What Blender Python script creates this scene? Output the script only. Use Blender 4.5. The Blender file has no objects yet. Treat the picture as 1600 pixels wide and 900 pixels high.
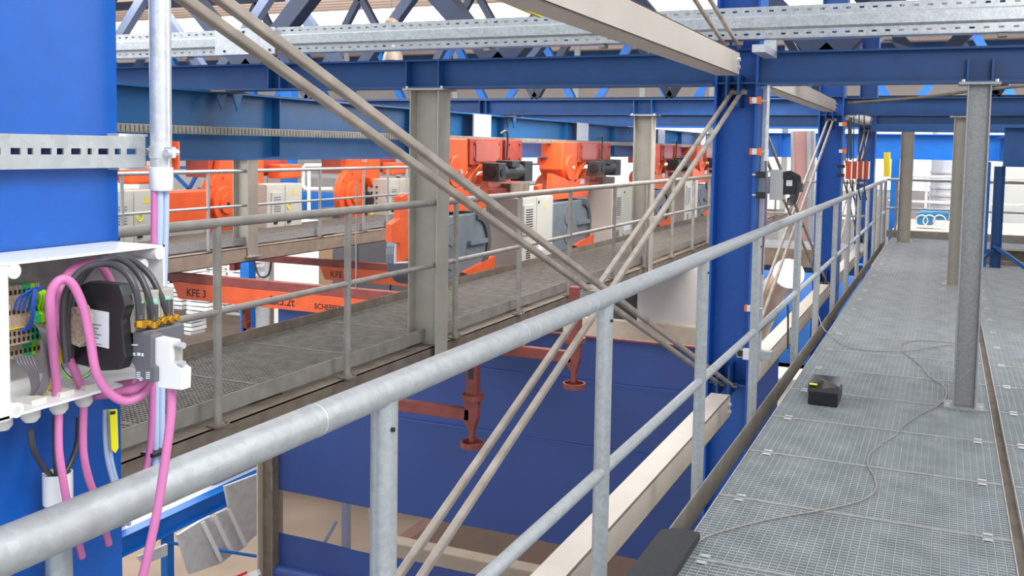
import bpy, math, random
from mathutils import Vector, Matrix
random.seed(7)
SC = bpy.context.scene
COL = SC.collection
PI = math.pi

# ------------------------------------------------------------------ camera
EYE = 1.6
M = ((0.91296623, -0.04341621, 0.40571875),
     (0.4077031, 0.05695852, -0.91133633),
     (0.01645763, 0.99743208, 0.06970213))      # walkway runs along +Y, camera turned to the left of it
cd = bpy.data.cameras.new('camera'); cam = bpy.data.objects.new('camera', cd); COL.objects.link(cam)
cam.matrix_world = Matrix([list(M[0]) + [0], list(M[1]) + [0], list(M[2]) + [EYE], [0, 0, 0, 1]])
cd.sensor_width = 36; cd.sensor_fit = 'HORIZONTAL'; cd.lens = 34.2; cd.shift_y = -0.07125
cd.clip_start = 0.05; cd.clip_end = 200
SC.camera = cam

# ------------------------------------------------------------------ world, lights, exposure
w = bpy.data.worlds.new('world'); SC.world = w; w.use_nodes = True
w.node_tree.nodes['Background'].inputs[0].default_value = (0.86, 0.93, 1.0, 1)
w.node_tree.nodes['Background'].inputs[1].default_value = 0.85
def area(name, loc, target, sx, sy, power, color=(1, 1, 1)):
    l = bpy.data.lights.new(name, 'AREA'); l.shape = 'RECTANGLE'; l.size = sx; l.size_y = sy
    l.energy = power; l.color = color
    o = bpy.data.objects.new(name, l); COL.objects.link(o); o.location = loc
    o.rotation_euler = (Vector(target) - Vector(loc)).to_track_quat('-Z', 'Y').to_euler()
    return o
area('fill_near', (1.3, 0.0, 3.4), (-1.2, 1.2, 1.3), 1.6, 1.6, 92, (1, .98, .96))  # added fill beside the camera to brighten the near column and box
area('bounce_fill_left', (-16, 17, 3.0), (-16, 18, 6), 14, 12, 700, (1, .95, .9))  # added upward fill, stands in for floor bounce on the ceiling
area('fill_hoists', (-4.4, 15, 4.6), (-6.0, 15, 0.5), 3, 14, 200, (1, .97, .93))  # added fill aimed at the near hoists, no roof opening there
area('fill_storage', (-13, 15, 4.9), (-13, 17.5, -3), 6, 3, 900)  # added fill to brighten the board stacks, not a roof opening
area('fill_back_hoists', (-7.3, 13, 4.9), (-9.2, 13, 0.4), 1.6, 12, 900, (1, .97, .93))  # added fill for the faces of the back hoists and cabinets
area('fill_right', (3.6, 7, 4.7), (-1.3, 6.5, 1.8), 2.5, 8, 260)  # added side fill to lighten the upper channel along the walkway
area('fill_under_walkway', (-2.3, 17.5, -.5), (-2.3, 17.6, -3), 2, 4, 130)  # added fill for the lower deck, no fixture hangs here
area('fill_mid', (-2.5, 7.5, 5.2), (-2.8, 9.5, 0), 8, 3, 260)  # unseen overhead light, added as daylight fill for the middle
area('fill_left', (-17, 14, 5.2), (-11, 13, 0), 8, 10, 1500)  # unseen overhead light, added to brighten the left rear
area('skylight_far', (2, 26, 5.2), (1, 27, 0), 14, 7, 1600)
area('fill_pit', (-10, 6, 4.9), (-9, 9, -3), 5, 5, 700)  # added fill aimed down into the pit and at the sheet flaps
SC.view_settings.view_transform = 'Standard'; SC.view_settings.look = 'None'
SC.view_settings.exposure = 0.25; SC.view_settings.gamma = 1

# ------------------------------------------------------------------ helpers
def at(px, py, X=None, Y=None, Z=None):
    """world point seen at a photo pixel on a known plane"""
    c = (px - 800.0, 336.0 - py, -1520.0)
    r = [sum(M[i][k] * c[k] for k in range(3)) for i in range(3)]
    t = X / r[0] if X is not None else Y / r[1] if Y is not None else (Z - EYE) / r[2]
    return Vector((r[0] * t, r[1] * t, r[2] * t + EYE))

def lin(c):
    return tuple(((v / 255) / 12.92 if v / 255 <= 0.04045 else ((v / 255 + 0.055) / 1.055) ** 2.4) for v in c) + (1,)

def mat(name, rgb, rough=0.5, metal=0.0, var=0.0, scale=8.0, bump=0.0, emit=0.0, alpha=1.0, rgb2=None, spangle=False, coat=0.0):
    m = bpy.data.materials.new(name); m.use_nodes = True
    nt = m.node_tree; b = nt.nodes['Principled BSDF']
    b.inputs['Base Color'].default_value = lin(rgb); b.inputs['Roughness'].default_value = rough
    b.inputs['Metallic'].default_value = metal
    b.inputs['Coat Weight'].default_value = coat
    if alpha < 1: b.inputs['Alpha'].default_value = alpha
    if emit:
        b.inputs['Emission Color'].default_value = lin(rgb); b.inputs['Emission Strength'].default_value = emit
    if var or bump:
        tc = nt.nodes.new('ShaderNodeTexCoord')
        if spangle:
            n = nt.nodes.new('ShaderNodeTexVoronoi'); n.inputs['Scale'].default_value = scale
            n2 = nt.nodes.new('ShaderNodeTexNoise'); n2.inputs['Scale'].default_value = scale * 0.35
            n2.inputs['Detail'].default_value = 5
            nt.links.new(tc.outputs['Object'], n2.inputs['Vector'])
            mx0 = nt.nodes.new('ShaderNodeMix'); mx0.inputs[0].default_value = 0.6
            nt.links.new(n.outputs['Color'], mx0.inputs[2]); nt.links.new(n2.outputs['Fac'], mx0.inputs[3])
            out = mx0.outputs[0]
        else:
            n = nt.nodes.new('ShaderNodeTexNoise'); n.inputs['Scale'].default_value = scale
            n.inputs['Detail'].default_value = 6
            out = n.outputs['Fac']
        nt.links.new(tc.outputs['Object'], n.inputs['Vector'])
        if var:
            rp = nt.nodes.new('ShaderNodeValToRGB')
            c1 = rgb2 or tuple(v * (1 - var) for v in rgb)
            rp.color_ramp.elements[0].position = 0.3; rp.color_ramp.elements[1].position = 0.72
            rp.color_ramp.elements[0].color = lin(c1); rp.color_ramp.elements[1].color = lin(rgb)
            nt.links.new(out, rp.inputs[0]); nt.links.new(rp.outputs[0], b.inputs['Base Color'])
        if bump:
            bp = nt.nodes.new('ShaderNodeBump'); bp.inputs['Strength'].default_value = bump
            bp.inputs['Distance'].default_value = 0.003
            nt.links.new(out, bp.inputs['Height']); nt.links.new(bp.outputs[0], b.inputs['Normal'])
    return m

BLUE = mat('blue_paint', (12, 88, 178), 0.42, var=0.06, scale=30, bump=0.15)
TRUSSM = mat('navy_truss_paint', (26, 42, 70), 0.6, var=0.15, scale=5)
BLUED = mat('blue_beam_paint', (24, 78, 140), 0.45, var=0.12, scale=5, bump=0.05)
BLUEG = mat('blue_girder_paint', (28, 94, 150), 0.4, var=0.1, scale=3)
BLUEB = mat('bright_blue_paint', (20, 120, 215), 0.45, var=0.08, scale=3)
GALV = mat('galvanized_tube', (180, 184, 186), 0.42, metal=0.35, var=0.09, scale=75, bump=0.12, spangle=True)
GALVB = mat('galvanized_bright', (222, 224, 226), 0.3, metal=0.45, var=0.1, scale=90, bump=0.1, spangle=True)
TRAYM = mat('tray_steel', (196, 200, 202), 0.35, metal=0.55, var=0.12, scale=70, bump=0.05, spangle=True)
GALVD = mat('galvanized_dull', (160, 154, 146), 0.55, metal=0.2, var=0.15, scale=9, bump=0.1)
POSTG = mat('grey_post_steel', (178, 172, 160), 0.5, metal=0.15, var=0.08, scale=6)
DIRTY = mat('dirty_grey_steel', (132, 122, 110), 0.6, metal=0.1, var=0.25, scale=7, bump=0.1, rgb2=(104, 90, 76))
GRATE = mat('grating_steel', (184, 190, 192), 0.45, metal=0.2, var=0.14, scale=5)
GRATW = mat('warm_grating_steel', (158, 152, 144), 0.5, metal=0.3, var=0.2, scale=10)
GRATE2 = mat('grating_edge_steel', (196, 196, 192), 0.4, metal=0.35, var=0.15, scale=20)
ROD = mat('brace_rod_steel', (178, 166, 154), 0.5, metal=0.25, var=0.22, scale=9, bump=0.1)
BEIGE2 = mat('dull_beige_steel', (176, 160, 144), 0.6, var=0.15, scale=6)
BEIGE = mat('beige_channel_paint', (206, 196, 184), 0.45, metal=0.1, var=0.05, scale=3)
ORANGE = mat('orange_paint', (232, 96, 46), 0.4, var=0.08, scale=6)
ORED = mat('red_brown_paint', (176, 70, 50), 0.45, var=0.15, scale=6)
OXIDE = mat('oxide_red_paint', (150, 74, 66), 0.55, var=0.2, scale=8)
CABG = mat('cabinet_grey', (196, 196, 188), 0.45, var=0.03, scale=3)
CABS = mat('cabinet_side_grey', (176, 168, 160), 0.5, var=0.05, scale=3)
DARK = mat('black_plastic', (36, 36, 40), 0.4, var=0.1, scale=20)
DARKM = mat('dark_motor_grey', (52, 56, 58), 0.5, var=0.2, scale=14)
GREYG = mat('gearbox_grey', (112, 122, 132), 0.5, var=0.1, scale=5)
GREYD = mat('gearbox_dark_grey', (78, 82, 86), 0.5)
WHITEP = mat('white_plastic', (236, 236, 236), 0.35, var=0.02, scale=10)
OFFW = mat('off_white_plastic', (222, 218, 212), 0.45, var=0.05, scale=30)
PINK = mat('pink_cable', (206, 118, 172), 0.42, var=0.05, scale=30)
LBLUE = mat('pale_blue_cable', (176, 192, 222), 0.4)
BLKC = mat('dark_grey_cable', (62, 60, 64), 0.35)
WBLUE = mat('blue_wire', (36, 78, 168), 0.4)
WGRN = mat('green_yellow_wire', (150, 220, 30), 0.4)
WYEL = mat('yellow_wire', (238, 206, 24), 0.4)
WGRY = mat('grey_wire', (110, 106, 112), 0.4)
GREENP = mat('green_plastic', (56, 170, 116), 0.45)
TERM = mat('beige_plastic', (196, 176, 152), 0.5, var=0.2, scale=160, rgb2=(150, 126, 104))
CORK = mat('speckled_beige_block', (206, 184, 160), 0.6, var=0.3, scale=240, bump=0.6)
CONG = mat('connector_grey', (98, 98, 106), 0.4)
BRASS = mat('brass', (226, 170, 60), 0.25, metal=0.85)
LEDG = mat('green_led', (60, 255, 150), 0.4, emit=3.0)
LEDB = mat('blue_led', (70, 170, 255), 0.4, emit=3.0)
YELT = mat('yellow_tag', (240, 232, 30), 0.4)
YELP = mat('yellow_paint', (236, 208, 30), 0.45)
STICK = mat('label_white', (226, 230, 240), 0.5)
INK = mat('ink', (60, 30, 20), 0.6)
INKG = mat('ink_grey', (110, 110, 120), 0.6)
SENSO = mat('sensor_orange', (240, 110, 40), 0.4)
RUBBER = mat('foam_rubber', (52, 52, 54), 0.85, bump=0.5, var=0.15, scale=120)
TARP = mat('blue_tarpaulin', (44, 68, 132), 0.42, var=0.08, scale=1.5, bump=0.05)
CLEAR = mat('clear_plastic_film', (150, 134, 120), 0.12, alpha=0.34)
CREAM = mat('cream_concrete', (214, 200, 180), 0.75, var=0.1, scale=4)
WHITEW = mat('white_panel', (226, 222, 218), 0.6, var=0.03, scale=2)
CONC = mat('concrete_floor', (150, 132, 114), 0.7, var=0.2, scale=0.6, bump=0.1)
RUST = mat('rusty_tank_wall', (150, 62, 44), 0.7, var=0.5, scale=5, rgb2=(90, 60, 52))
SHEET = mat('bright_sheet_steel', (226, 230, 232), 0.4, metal=0.2, var=0.1, scale=9, bump=0.1)
SHEETW = mat('white_strip', (240, 242, 240), 0.5)
DARKP = mat('dark_shed_panel', (62, 62, 68), 0.6, var=0.15, scale=2)
LAMPG = mat('lamp_shade_grey', (104, 92, 82), 0.5)

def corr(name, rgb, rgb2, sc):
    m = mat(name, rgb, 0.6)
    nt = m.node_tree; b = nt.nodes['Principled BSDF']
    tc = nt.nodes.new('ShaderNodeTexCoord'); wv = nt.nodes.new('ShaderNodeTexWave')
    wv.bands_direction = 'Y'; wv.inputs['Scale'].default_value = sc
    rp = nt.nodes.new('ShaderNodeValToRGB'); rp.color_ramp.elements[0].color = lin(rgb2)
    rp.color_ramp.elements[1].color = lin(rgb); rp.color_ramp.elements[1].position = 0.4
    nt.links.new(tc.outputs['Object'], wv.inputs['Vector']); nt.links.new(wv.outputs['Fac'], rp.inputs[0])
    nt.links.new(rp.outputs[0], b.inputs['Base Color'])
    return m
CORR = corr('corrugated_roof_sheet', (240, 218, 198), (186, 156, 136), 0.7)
GLOW = mat('skylight_glow', (236, 242, 255), 0.5, emit=2.6)
GLOWS = mat('window_glow', (240, 244, 250), 0.5, emit=1.1)

class MB:
    def __init__(s): s.v = []; s.f = []
    def add(s, vs, fs):
        n = len(s.v); s.v += [Vector(v) for v in vs]; s.f += [tuple(i + n for i in f) for f in fs]; return s
    def box(s, x0, x1, y0, y1, z0, z1):
        if x0 > x1: x0, x1 = x1, x0
        if y0 > y1: y0, y1 = y1, y0
        if z0 > z1: z0, z1 = z1, z0
        return s.add([(x0, y0, z0), (x1, y0, z0), (x1, y1, z0), (x0, y1, z0), (x0, y0, z1), (x1, y0, z1), (x1, y1, z1), (x0, y1, z1)],
                     [(0, 3, 2, 1), (4, 5, 6, 7), (0, 1, 5, 4), (1, 2, 6, 5), (2, 3, 7, 6), (3, 0, 4, 7)])
    def bar(s, a, b, w, h, up=(0, 0, 1)):
        a = Vector(a); b = Vector(b); d = (b - a).normalized(); up = Vector(up)
        if abs(d.dot(up)) > 0.99: up = Vector((1, 0, 0))
        x = d.cross(up).normalized(); z = x.cross(d)
        vs = []
        for p in (a, b):
            for i, j in ((-1, -1), (1, -1), (1, 1), (-1, 1)): vs.append(p + x * (i * w / 2) + z * (j * h / 2))
        return s.add(vs, [(0, 1, 2, 3), (7, 6, 5, 4), (0, 4, 5, 1), (1, 5, 6, 2), (2, 6, 7, 3), (3, 7, 4, 0)])
    def tube(s, pts, r, n=14, cap=True, smooth=0):
        pts = [Vector(p) for p in pts]
        if smooth and len(pts) > 2: pts = cat(pts, smooth)
        rs = r if isinstance(r, (list, tuple)) else [r] * len(pts)
        d = (pts[1] - pts[0]).normalized()
        u = d.orthogonal().normalized(); base = len(s.v)
        for i, p in enumerate(pts):
            if i == 0: t = pts[1] - pts[0]
            elif i == len(pts) - 1: t = pts[-1] - pts[-2]
            else: t = (pts[i + 1] - pts[i]).normalized() + (pts[i] - pts[i - 1]).normalized()
            t.normalize(); u = (u - t * u.dot(t)).normalized(); q = t.cross(u)
            for k in range(n):
                a = 2 * PI * k / n; s.v.append(p + (u * math.cos(a) + q * math.sin(a)) * rs[i])
        for i in range(len(pts) - 1):
            for k in range(n):
                a = base + i * n + k; b = base + i * n + (k + 1) % n
                s.f.append((a, b, b + n, a + n))
        if cap:
            s.f.append(tuple(base + k for k in reversed(range(n))))
            e = base + (len(pts) - 1) * n; s.f.append(tuple(e + k for k in range(n)))
        return s
    def prism(s, poly, off):
        """closed 3-D polygon extruded by the vector off"""
        n = len(poly); off = Vector(off); p = [Vector(q) for q in poly]
        return s.add(p + [q + off for q in p], [tuple(range(n)), tuple(reversed(range(n, 2 * n)))] +
                     [((i + 1) % n, i, i + n, (i + 1) % n + n) for i in range(n)])
    def build(s, name, m, parent=None, bevel=0.0, shade=False):
        me = bpy.data.meshes.new(name)
        org = Vector((0, 0, 0))
        if parent is not None:
            q = parent
            while q is not None: org += Vector(q.location); q = q.parent
        else:
            xs = [v.x for v in s.v]; ys = [v.y for v in s.v]; zs = [v.z for v in s.v]
            org = Vector(((min(xs) + max(xs)) / 2, (min(ys) + max(ys)) / 2, min(zs)))
        me.from_pydata([v - org for v in s.v], [], s.f); me.update()
        import bmesh
        bm = bmesh.new(); bm.from_mesh(me); bmesh.ops.recalc_face_normals(bm, faces=bm.faces); bm.to_mesh(me); bm.free()
        if shade:
            me.polygons.foreach_set('use_smooth', [True] * len(me.polygons))
        me.materials.append(m)
        o = bpy.data.objects.new(name, me); COL.objects.link(o)
        if shade:
            e = o.modifiers.new('edges', 'EDGE_SPLIT'); e.split_angle = math.radians(38)
        if parent is not None: o.parent = parent
        else: o.location = org
        if bevel:
            b = o.modifiers.new('bevel', 'BEVEL'); b.width = bevel; b.segments = 2; b.limit_method = 'ANGLE'
        return o

def cat(pts, n):
    out = []
    P = [pts[0] * 2 - pts[1]] + pts + [pts[-1] * 2 - pts[-2]]
    for i in range(1, len(P) - 2):
        a, b, c, d = P[i - 1:i + 3]
        for k in range(n):
            t = k / n
            out.append(0.5 * ((2 * b) + (c - a) * t + (2 * a - 5 * b + 4 * c - d) * t * t + (3 * b - a - 3 * c + d) * t ** 3))
    out.append(pts[-1]); return out

def tag(o, label, catg, group=None, kind=None):
    o['label'] = label; o['category'] = catg
    if group: o['group'] = group
    if kind: o['kind'] = kind
    return o
def thing(name, label, catg, loc, group=None):
    o = bpy.data.objects.new(name, None); COL.objects.link(o); o.location = loc; o.empty_display_size = 0.1
    return tag(o, label, catg, group)
def struct(o, label=None):
    o['kind'] = 'structure'
    if label: o['label'] = label
    return o
def copy_tree(o, parent=None):
    c = o.copy(); COL.objects.link(c); c.parent = parent
    for ch in [x for x in bpy.data.objects if x.parent == o]: copy_tree(ch, c)
    return c
def hsec(mb, axis, a0, a1, c1, c2, w, h, tf=0.012, tw=0.008, flange='2'):
    """H profile along an axis. c1,c2 centre in the other two axes; flanges perpendicular to the second of them (w wide), h overall"""
    def bx(u0, u1, v0, v1):
        if axis == 'x': mb.box(a0, a1, u0, u1, v0, v1)
        if axis == 'y': mb.box(u0, u1, a0, a1, v0, v1)
        if axis == 'z': mb.box(u0, u1, v0, v1, a0, a1)
    if flange == '2':
        bx(c1 - w / 2, c1 + w / 2, c2 - h / 2, c2 - h / 2 + tf); bx(c1 - w / 2, c1 + w / 2, c2 + h / 2 - tf, c2 + h / 2)
        bx(c1 - tw / 2, c1 + tw / 2, c2 - h / 2 + tf, c2 + h / 2 - tf)
    else:
        bx(c1 - h / 2, c1 - h / 2 + tf, c2 - w / 2, c2 + w / 2); bx(c1 + h / 2 - tf, c1 + h / 2, c2 - w / 2, c2 + w / 2)
        bx(c1 - h / 2 + tf, c1 + h / 2 - tf, c2 - tw / 2, c2 + tw / 2)
    return mb
def text(body, size, m, parent, loc, xdir, updir, name='lettering', bold=0.0):
    """flat lettering standing on a surface; loc = left end of the base line"""
    cu = bpy.data.curves.new(name, 'FONT'); cu.body = body; cu.size = size; cu.extrude = 0.0008; cu.offset = bold
    tmp = bpy.data.objects.new(name, cu); COL.objects.link(tmp)
    dg = bpy.context.evaluated_depsgraph_get()
    me = bpy.data.meshes.new_from_object(tmp.evaluated_get(dg)); bpy.data.objects.remove(tmp)
    x = Vector(xdir).normalized(); y = Vector(updir).normalized(); z = x.cross(y)
    R = Matrix((x, y, z)).transposed()
    org = Vector((0, 0, 0)); q = parent
    while q is not None: org += Vector(q.location); q = q.parent
    me.transform(Matrix.Translation(Vector(loc) - org) @ R.to_4x4())
    me.materials.clear(); me.materials.append(m)
    o = bpy.data.objects.new(name, me); COL.objects.link(o); o.parent = parent
    return o
def circ(c, r, ax1, ax2, n=32, a0=0, a1=2 * PI):
    c = Vector(c); ax1 = Vector(ax1); ax2 = Vector(ax2)
    full = abs(a1 - a0 - 2 * PI) < 1e-6
    return [c + (ax1 * math.cos(a0 + (a1 - a0) * k / (n if full else n - 1)) + ax2 * math.sin(a0 + (a1 - a0) * k / (n if full else n - 1))) * r for k in range(n)]
XA, YA, ZA = Vector((1, 0, 0)), Vector((0, 1, 0)), Vector((0, 0, 1))

# ================================================================== SETTING
struct(MB().box(-45, 20, 0, 45, -6.2, -6).build('floor', CONC), 'brownish concrete hall floor far below the walkways')
cb = MB(); ys = [6.5, 10, 14, 24.3, 27.6, 45]
for a, b in ((7.5, 24.3), (27.6, 45)): cb.box(-45, 14, a, b, 5.5, 5.6)
struct(cb.build('ceiling', CORR), 'beige corrugated roof sheeting')
struct(MB().box(-45, 14, 24.3, 27.6, 5.5, 5.56).build('window_1', GLOW), 'bright skylight strip across the roof')
for i, y in enumerate((17.5, 31, 37)):
    hb = MB(); hsec(hb, 'x', -45, 14, y, 5.38, 0.1, 0.2)
    tag(hb.build('roof_purlin', BLUED), 'blue steel purlin running under the corrugated roof', 'purlin', 'purlins under the roof')
wb = MB().box(-45, -21, 40, 40.2, -6, 5.5).box(-21, -2.6, 40, 40.2, -6, -1).box(-21, -2.6, 40, 40.2, 3.6, 5.5).box(-2.6, 14, 40, 40.2, -6, 0.2).box(-2.6, 14, 40, 40.2, 3, 5.5)
struct(wb.build('wall_back', WHITEW), 'pale panelled back wall of the hall')
struct(MB().box(-21, -2.6, 40.05, 40.15, -1, 3.6).build('window_2', GLOWS), 'long bright window band in the back wall')
struct(MB().box(-2.6, 14, 40.05, 40.15, 0.2, 3).build('window_3', GLOWS), 'bright window band behind the end of the walkway')
wl = MB().box(-40.2, -40, 5, 45, -6, -1).box(-40.2, -40, 5, 45, 4, 5.5)
struct(wl.build('wall_left', WHITEW), 'pale left wall of the hall')
struct(MB().box(-40.15, -40.05, 5, 45, -1, 4).build('window_4', GLOWS), 'bright window band in the left wall')
struct(MB().box(13, 13.2, 3, 45, -6, 5.5).build('wall_right', WHITEW), 'pale right wall of the hall')

# ================================================================== COLUMNS
CX = -1.35
def column(yc, label):
    t = thing('steel_column', label, 'column', (CX, yc, -6))
    hsec(MB(), 'z', -6, 5.4, CX, yc, 0.3, 0.3, 0.018, 0.011, 'x').build('shaft', BLUE, t)
    MB().box(CX - .22, CX + .22, yc - .22, yc + .22, -6, -5.97).build('base_plate', BLUED, t)
    for z in (2.02, 0.0):
        g = MB()
        for dx in (-0.06, 0.02): g.box(CX + dx, CX + dx + 0.012, yc - .22, yc - .0, z - .12, z + .1)
        g.build('gusset_plate', BLUED, t)
    for z in (2.06, 2.29, -0.05): MB().box(CX - .13, CX + .13, yc - .14, yc - .006, z, z + .012).build('stiffener', BLUED, t)
    return t
column(1.005, 'bright blue steel column behind the white junction box at left')
column(6.95, 'blue steel column in the middle, carrying orange sensors and crossed braces')
column(12.95, 'second blue column beyond the middle one, beside the railing')
column(19.0, 'farthest narrow blue column behind the small orange boxes')

# ================================================================== TRANSVERSE BEAMS
def tbeam(y, x0, x1, zb, zt, label, stiff, m=BLUED, w=0.2):
    t = thing('cross_beam', label, 'beam', ((x0 + x1) / 2, y, zb))
    hsec(MB(), 'x', x0, x1, y, (zb + zt) / 2, w, zt - zb, 0.014, 0.009).build('profile', m, t)
    for x in stiff:
        MB().box(x - .006, x + .006, y - w / 2 + .005, y + w / 2 - .005, zb + .014, zt - .014).build('stiffener', m, t)
    return t
tbeam(6.85, -14, CX - .15, 2.05, 2.275, 'near blue cross beam left of the middle column', (-3.95, -3.66, -5.3, -5.18))
tbeam(6.85, CX + .15, 5, 2.05, 2.275, 'near blue cross beam right of the middle column over the grey post', ())
tbeam(13, -14, CX - .15, 2.07, 2.285, 'second blue cross beam left of the columns, behind the near one', (-3.95, -3.7, -6.3, -6.2), BLUED)
tbeam(13, CX + .15, 5, 2.07, 2.285, 'second blue cross beam right of the columns, over the walkway', ())
tbeam(19.0, -14, CX - .15, 2.07, 2.29, 'third blue cross beam far back on the left', ())
tbeam(19.0, CX + .15, 5, 2.07, 2.29, 'third blue cross beam far back over the walkway', ())
for o in [x for x in bpy.data.objects if x.get('label', '').startswith('near blue cross beam right')]:
    for x in (0.09, 0.23): MB().box(x, x + .012, 6.75, 6.84, 2.064, 2.2).build('stiffener', BLUED, o)
# end girder bright blue across the far end
g = thing('end_girder', 'bright blue deep girder crossing behind the far end of the walkway', 'girder', (1, 25, 1.46))
hsec(MB(), 'x', -5.5, 9, 25, 1.76, 0.3, 0.6, 0.02, 0.012).build('profile', BLUEB, g)
for x in (-3.8, -2.2, 0.6, 2.5): MB().box(x, x + .015, 24.87, 25.1, 1.5, 2.03).build('stiffener', BLUEB, g)
g = thing('side_girder', 'dark blue deep girder at the right edge beyond the thin blue posts', 'girder', (3.4, 15.2, 1.5))
hsec(MB(), 'x', 0.72, 6, 15.3, 1.72, 0.3, 0.56, 0.02, 0.012).build('profile', BLUED, g)
hsec(MB(), 'y', 15.3, 24.8, 1.1, 1.72, 0.25, 0.5, 0.02, 0.012).build('longitudinal_profile', BLUED, g)
g = thing('crossed_girder', 'dark blue long girder above the right side of the walkway between cross beams', 'girder', (0, 16, 1.98))
MB().box(-1.1, 3, 16.0, 16.2, 1.93, 2.05).build('profile', BLUED, g)

# ================================================================== RUNWAY GIRDERS
def runway(x, y0, y1, label, chain):
    t = thing('runway_girder', label, 'girder', (x, y0, 1.44))
    mb = MB(); hsec(mb, 'y', y0, y1, x, 1.745, 0.26, 0.61, 0.02, 0.012); mb.build('profile', BLUEG, t)
    mb = MB()
    y = y0 + 1
    while y < y1:
        mb.box(x + .006, x + .1, y, y + .012, 1.47, 2.02); y += 2.6
    o = mb.build('stiffeners', BLUEG, t); o['kind'] = 'stuff'
    for y in (6.85, 13.0, 19.0):
        MB().box(x - .12, x + .3, y - .16, y + .16, 2.035, 2.05).build('splice_plate', DIRTY, t)
        MB().prism([(x + .13, y - .09, 2.03), (x + .13, y + .05, 2.03), (x + .13, y - .02, 1.88)], (0.012, 0, 0)).prism(
            [(x + .13, y + .12, 2.03), (x + .13, y + .26, 2.03), (x + .13, y + .19, 1.88)], (0.012, 0, 0)).build('gusset', BLUEG, t)
    if chain:
        c = thing('energy_chain_track', 'ribbed grey cable chain strip running along the blue girder web', 'cable chain', (x + .16, y0, 1.66))
        MB().box(x + .13, x + .18, y0, y1, 1.665, 1.675).box(x + .13, x + .18, y0, y1, 1.725, 1.735).build('tray', GALVD, c)
        mb = MB(); y = y0
        while y < 16:
            mb.box(x + .14, x + .188, y, y + .034, 1.675, 1.725); y += 0.047
        mb.box(x + .14, x + .18, 16, y1, 1.675, 1.725)
        o = mb.build('links', GALVD, c); o['kind'] = 'stuff'
runway(-6.0, 1.5, 30, 'long blue crane runway girder running to the back above the hoists', True)
runway(-9.9, 3, 30, 'second blue crane runway girder behind the first, over the back hoists', False)

# ================================================================== POSTS (grey H sections)
def post(x, y, z0, z1, w, d, label, fl='x', m=POSTG):
    t = thing('support_post', label, 'post', (x, y, z0))
    hsec(MB(), 'z', z0 + .012, z1 - .015, x, y, d, w, 0.010, 0.008, fl).build('shaft', m, t, bevel=0.002)
    for n_, z in (('base_plate', z0), ('top_plate', z1 - .015)):
        p = MB().box(x - w / 2 - .05, x + w / 2 + .05, y - d / 2 - .03, y + d / 2 + .03, z, z + .015).build(n_, m, t)
        for sx in (-1, 1):
            MB().tube([(x + sx * (w / 2 + .026), y - d / 2 + .0, z + .015), (x + sx * (w / 2 + .026), y - d / 2 + .0, z + .032)], .011, 6).build('bolt', GALVB, p)
    return t
post(-3.78, 6.85, -0.13, 2.05, 0.26, 0.2, 'grey steel post standing on the middle catwalk edge under the near beam')
post(-3.81, 13.0, -0.15, 2.07, 0.26, 0.2, 'grey steel post of the middle catwalk under the second beam')
post(-8.2, 10.0, 0.14, 1.44, 0.24, 0.2, 'grey steel post on the back catwalk in front of the back hoists')
post(0.165, 6.72, 0.0, 2.045, 0.135, 0.14, 'grey steel post standing on the walkway grating at right', m=mat('grey_post_galvanized', (172, 172, 172), 0.5, metal=0.3, var=0.12, scale=110, spangle=True))
post(0.13, 13.0, 0.0, 2.06, 0.14, 0.14, 'darker grey post half hidden behind the near walkway post')
post(-0.66, 19.0, 0.0, 2.07, 0.22, 0.16, 'grey post at the far end of the walkway beside the end railing')

# thin blue post with foot braces beyond the opening at right
t = thing('tie_column', 'slim dark blue double post beside the floor opening at far right', 'column', (0.66, 15.4, 0))
hsec(MB(), 'z', 0, 1.44, 0.69, 15.4, 0.12, 0.14, .01, .008, 'x').build('shaft', BLUED, t)
MB().box(0.53, 0.575, 15.4, 15.48, 0, 1.5).build('rear_flat', BLUE, t)
MB().bar((0.66, 15.35, .32), (1.1, 15.1, 0.02), .05, .05).build('foot_brace', BLUED, t)
MB().bar((0.66, 15.35, .25), (.4, 15.2, 0.02), .04, .04).build('foot_brace', BLUED, t)

# ================================================================== MAIN WALKWAY
def panel_mesh(wx, ly, name, ma, mb_, pitch=0.027, cross=0.0335, dep=0.024):
    """bearing bars across, set in short lengths between sunk cross rods, inside a brighter frame"""
    mb = MB(); n = int(ly / pitch); nx = int(wx / cross); st = (wx - .01) / nx
    for k in range(1, n):
        y = k * ly / n
        for i in range(nx):
            x = .005 + i * st; mb.box(x + .003, x + st - .003, y - .0028, y + .0028, -dep, -.0008)
    for i in range(1, nx): x = .005 + i * st; mb.box(x - .0015, x + .0015, 0.004, ly - .004, -dep, -.004)
    nf = len(mb.f)
    mb.box(0, wx, 0, .006, -dep - .012, .0025).box(0, wx, ly - .006, ly, -dep - .012, .0025)
    mb.box(0, .005, 0, ly, -dep - .012, .001).box(wx - .005, wx, 0, ly, -dep - .012, .001)
    me = bpy.data.meshes.new(name); me.from_pydata(mb.v, [], mb.f); me.update(); me.materials.append(ma); me.materials.append(mb_)
    me.polygons.foreach_set('material_index', [0] * nf + [1] * (len(mb.f) - nf))
    return me
pm = panel_mesh(1.225, 0.747, 'grating_panel', GRATE, GRATE2)
pmr = panel_mesh(1.2, 0.747, 'grating_panel', GRATE, GRATE2)
clip = MB().box(-.022, .022, -.012, .012, 0, .003).box(-.022, -.017, -.012, .012, -.012, .003).box(.017, .022, -.012, .012, -.012, .003)
cme = bpy.data.meshes.new('clip'); cme.from_pydata(clip.v, [], clip.f); cme.materials.append(GALVB)
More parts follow.
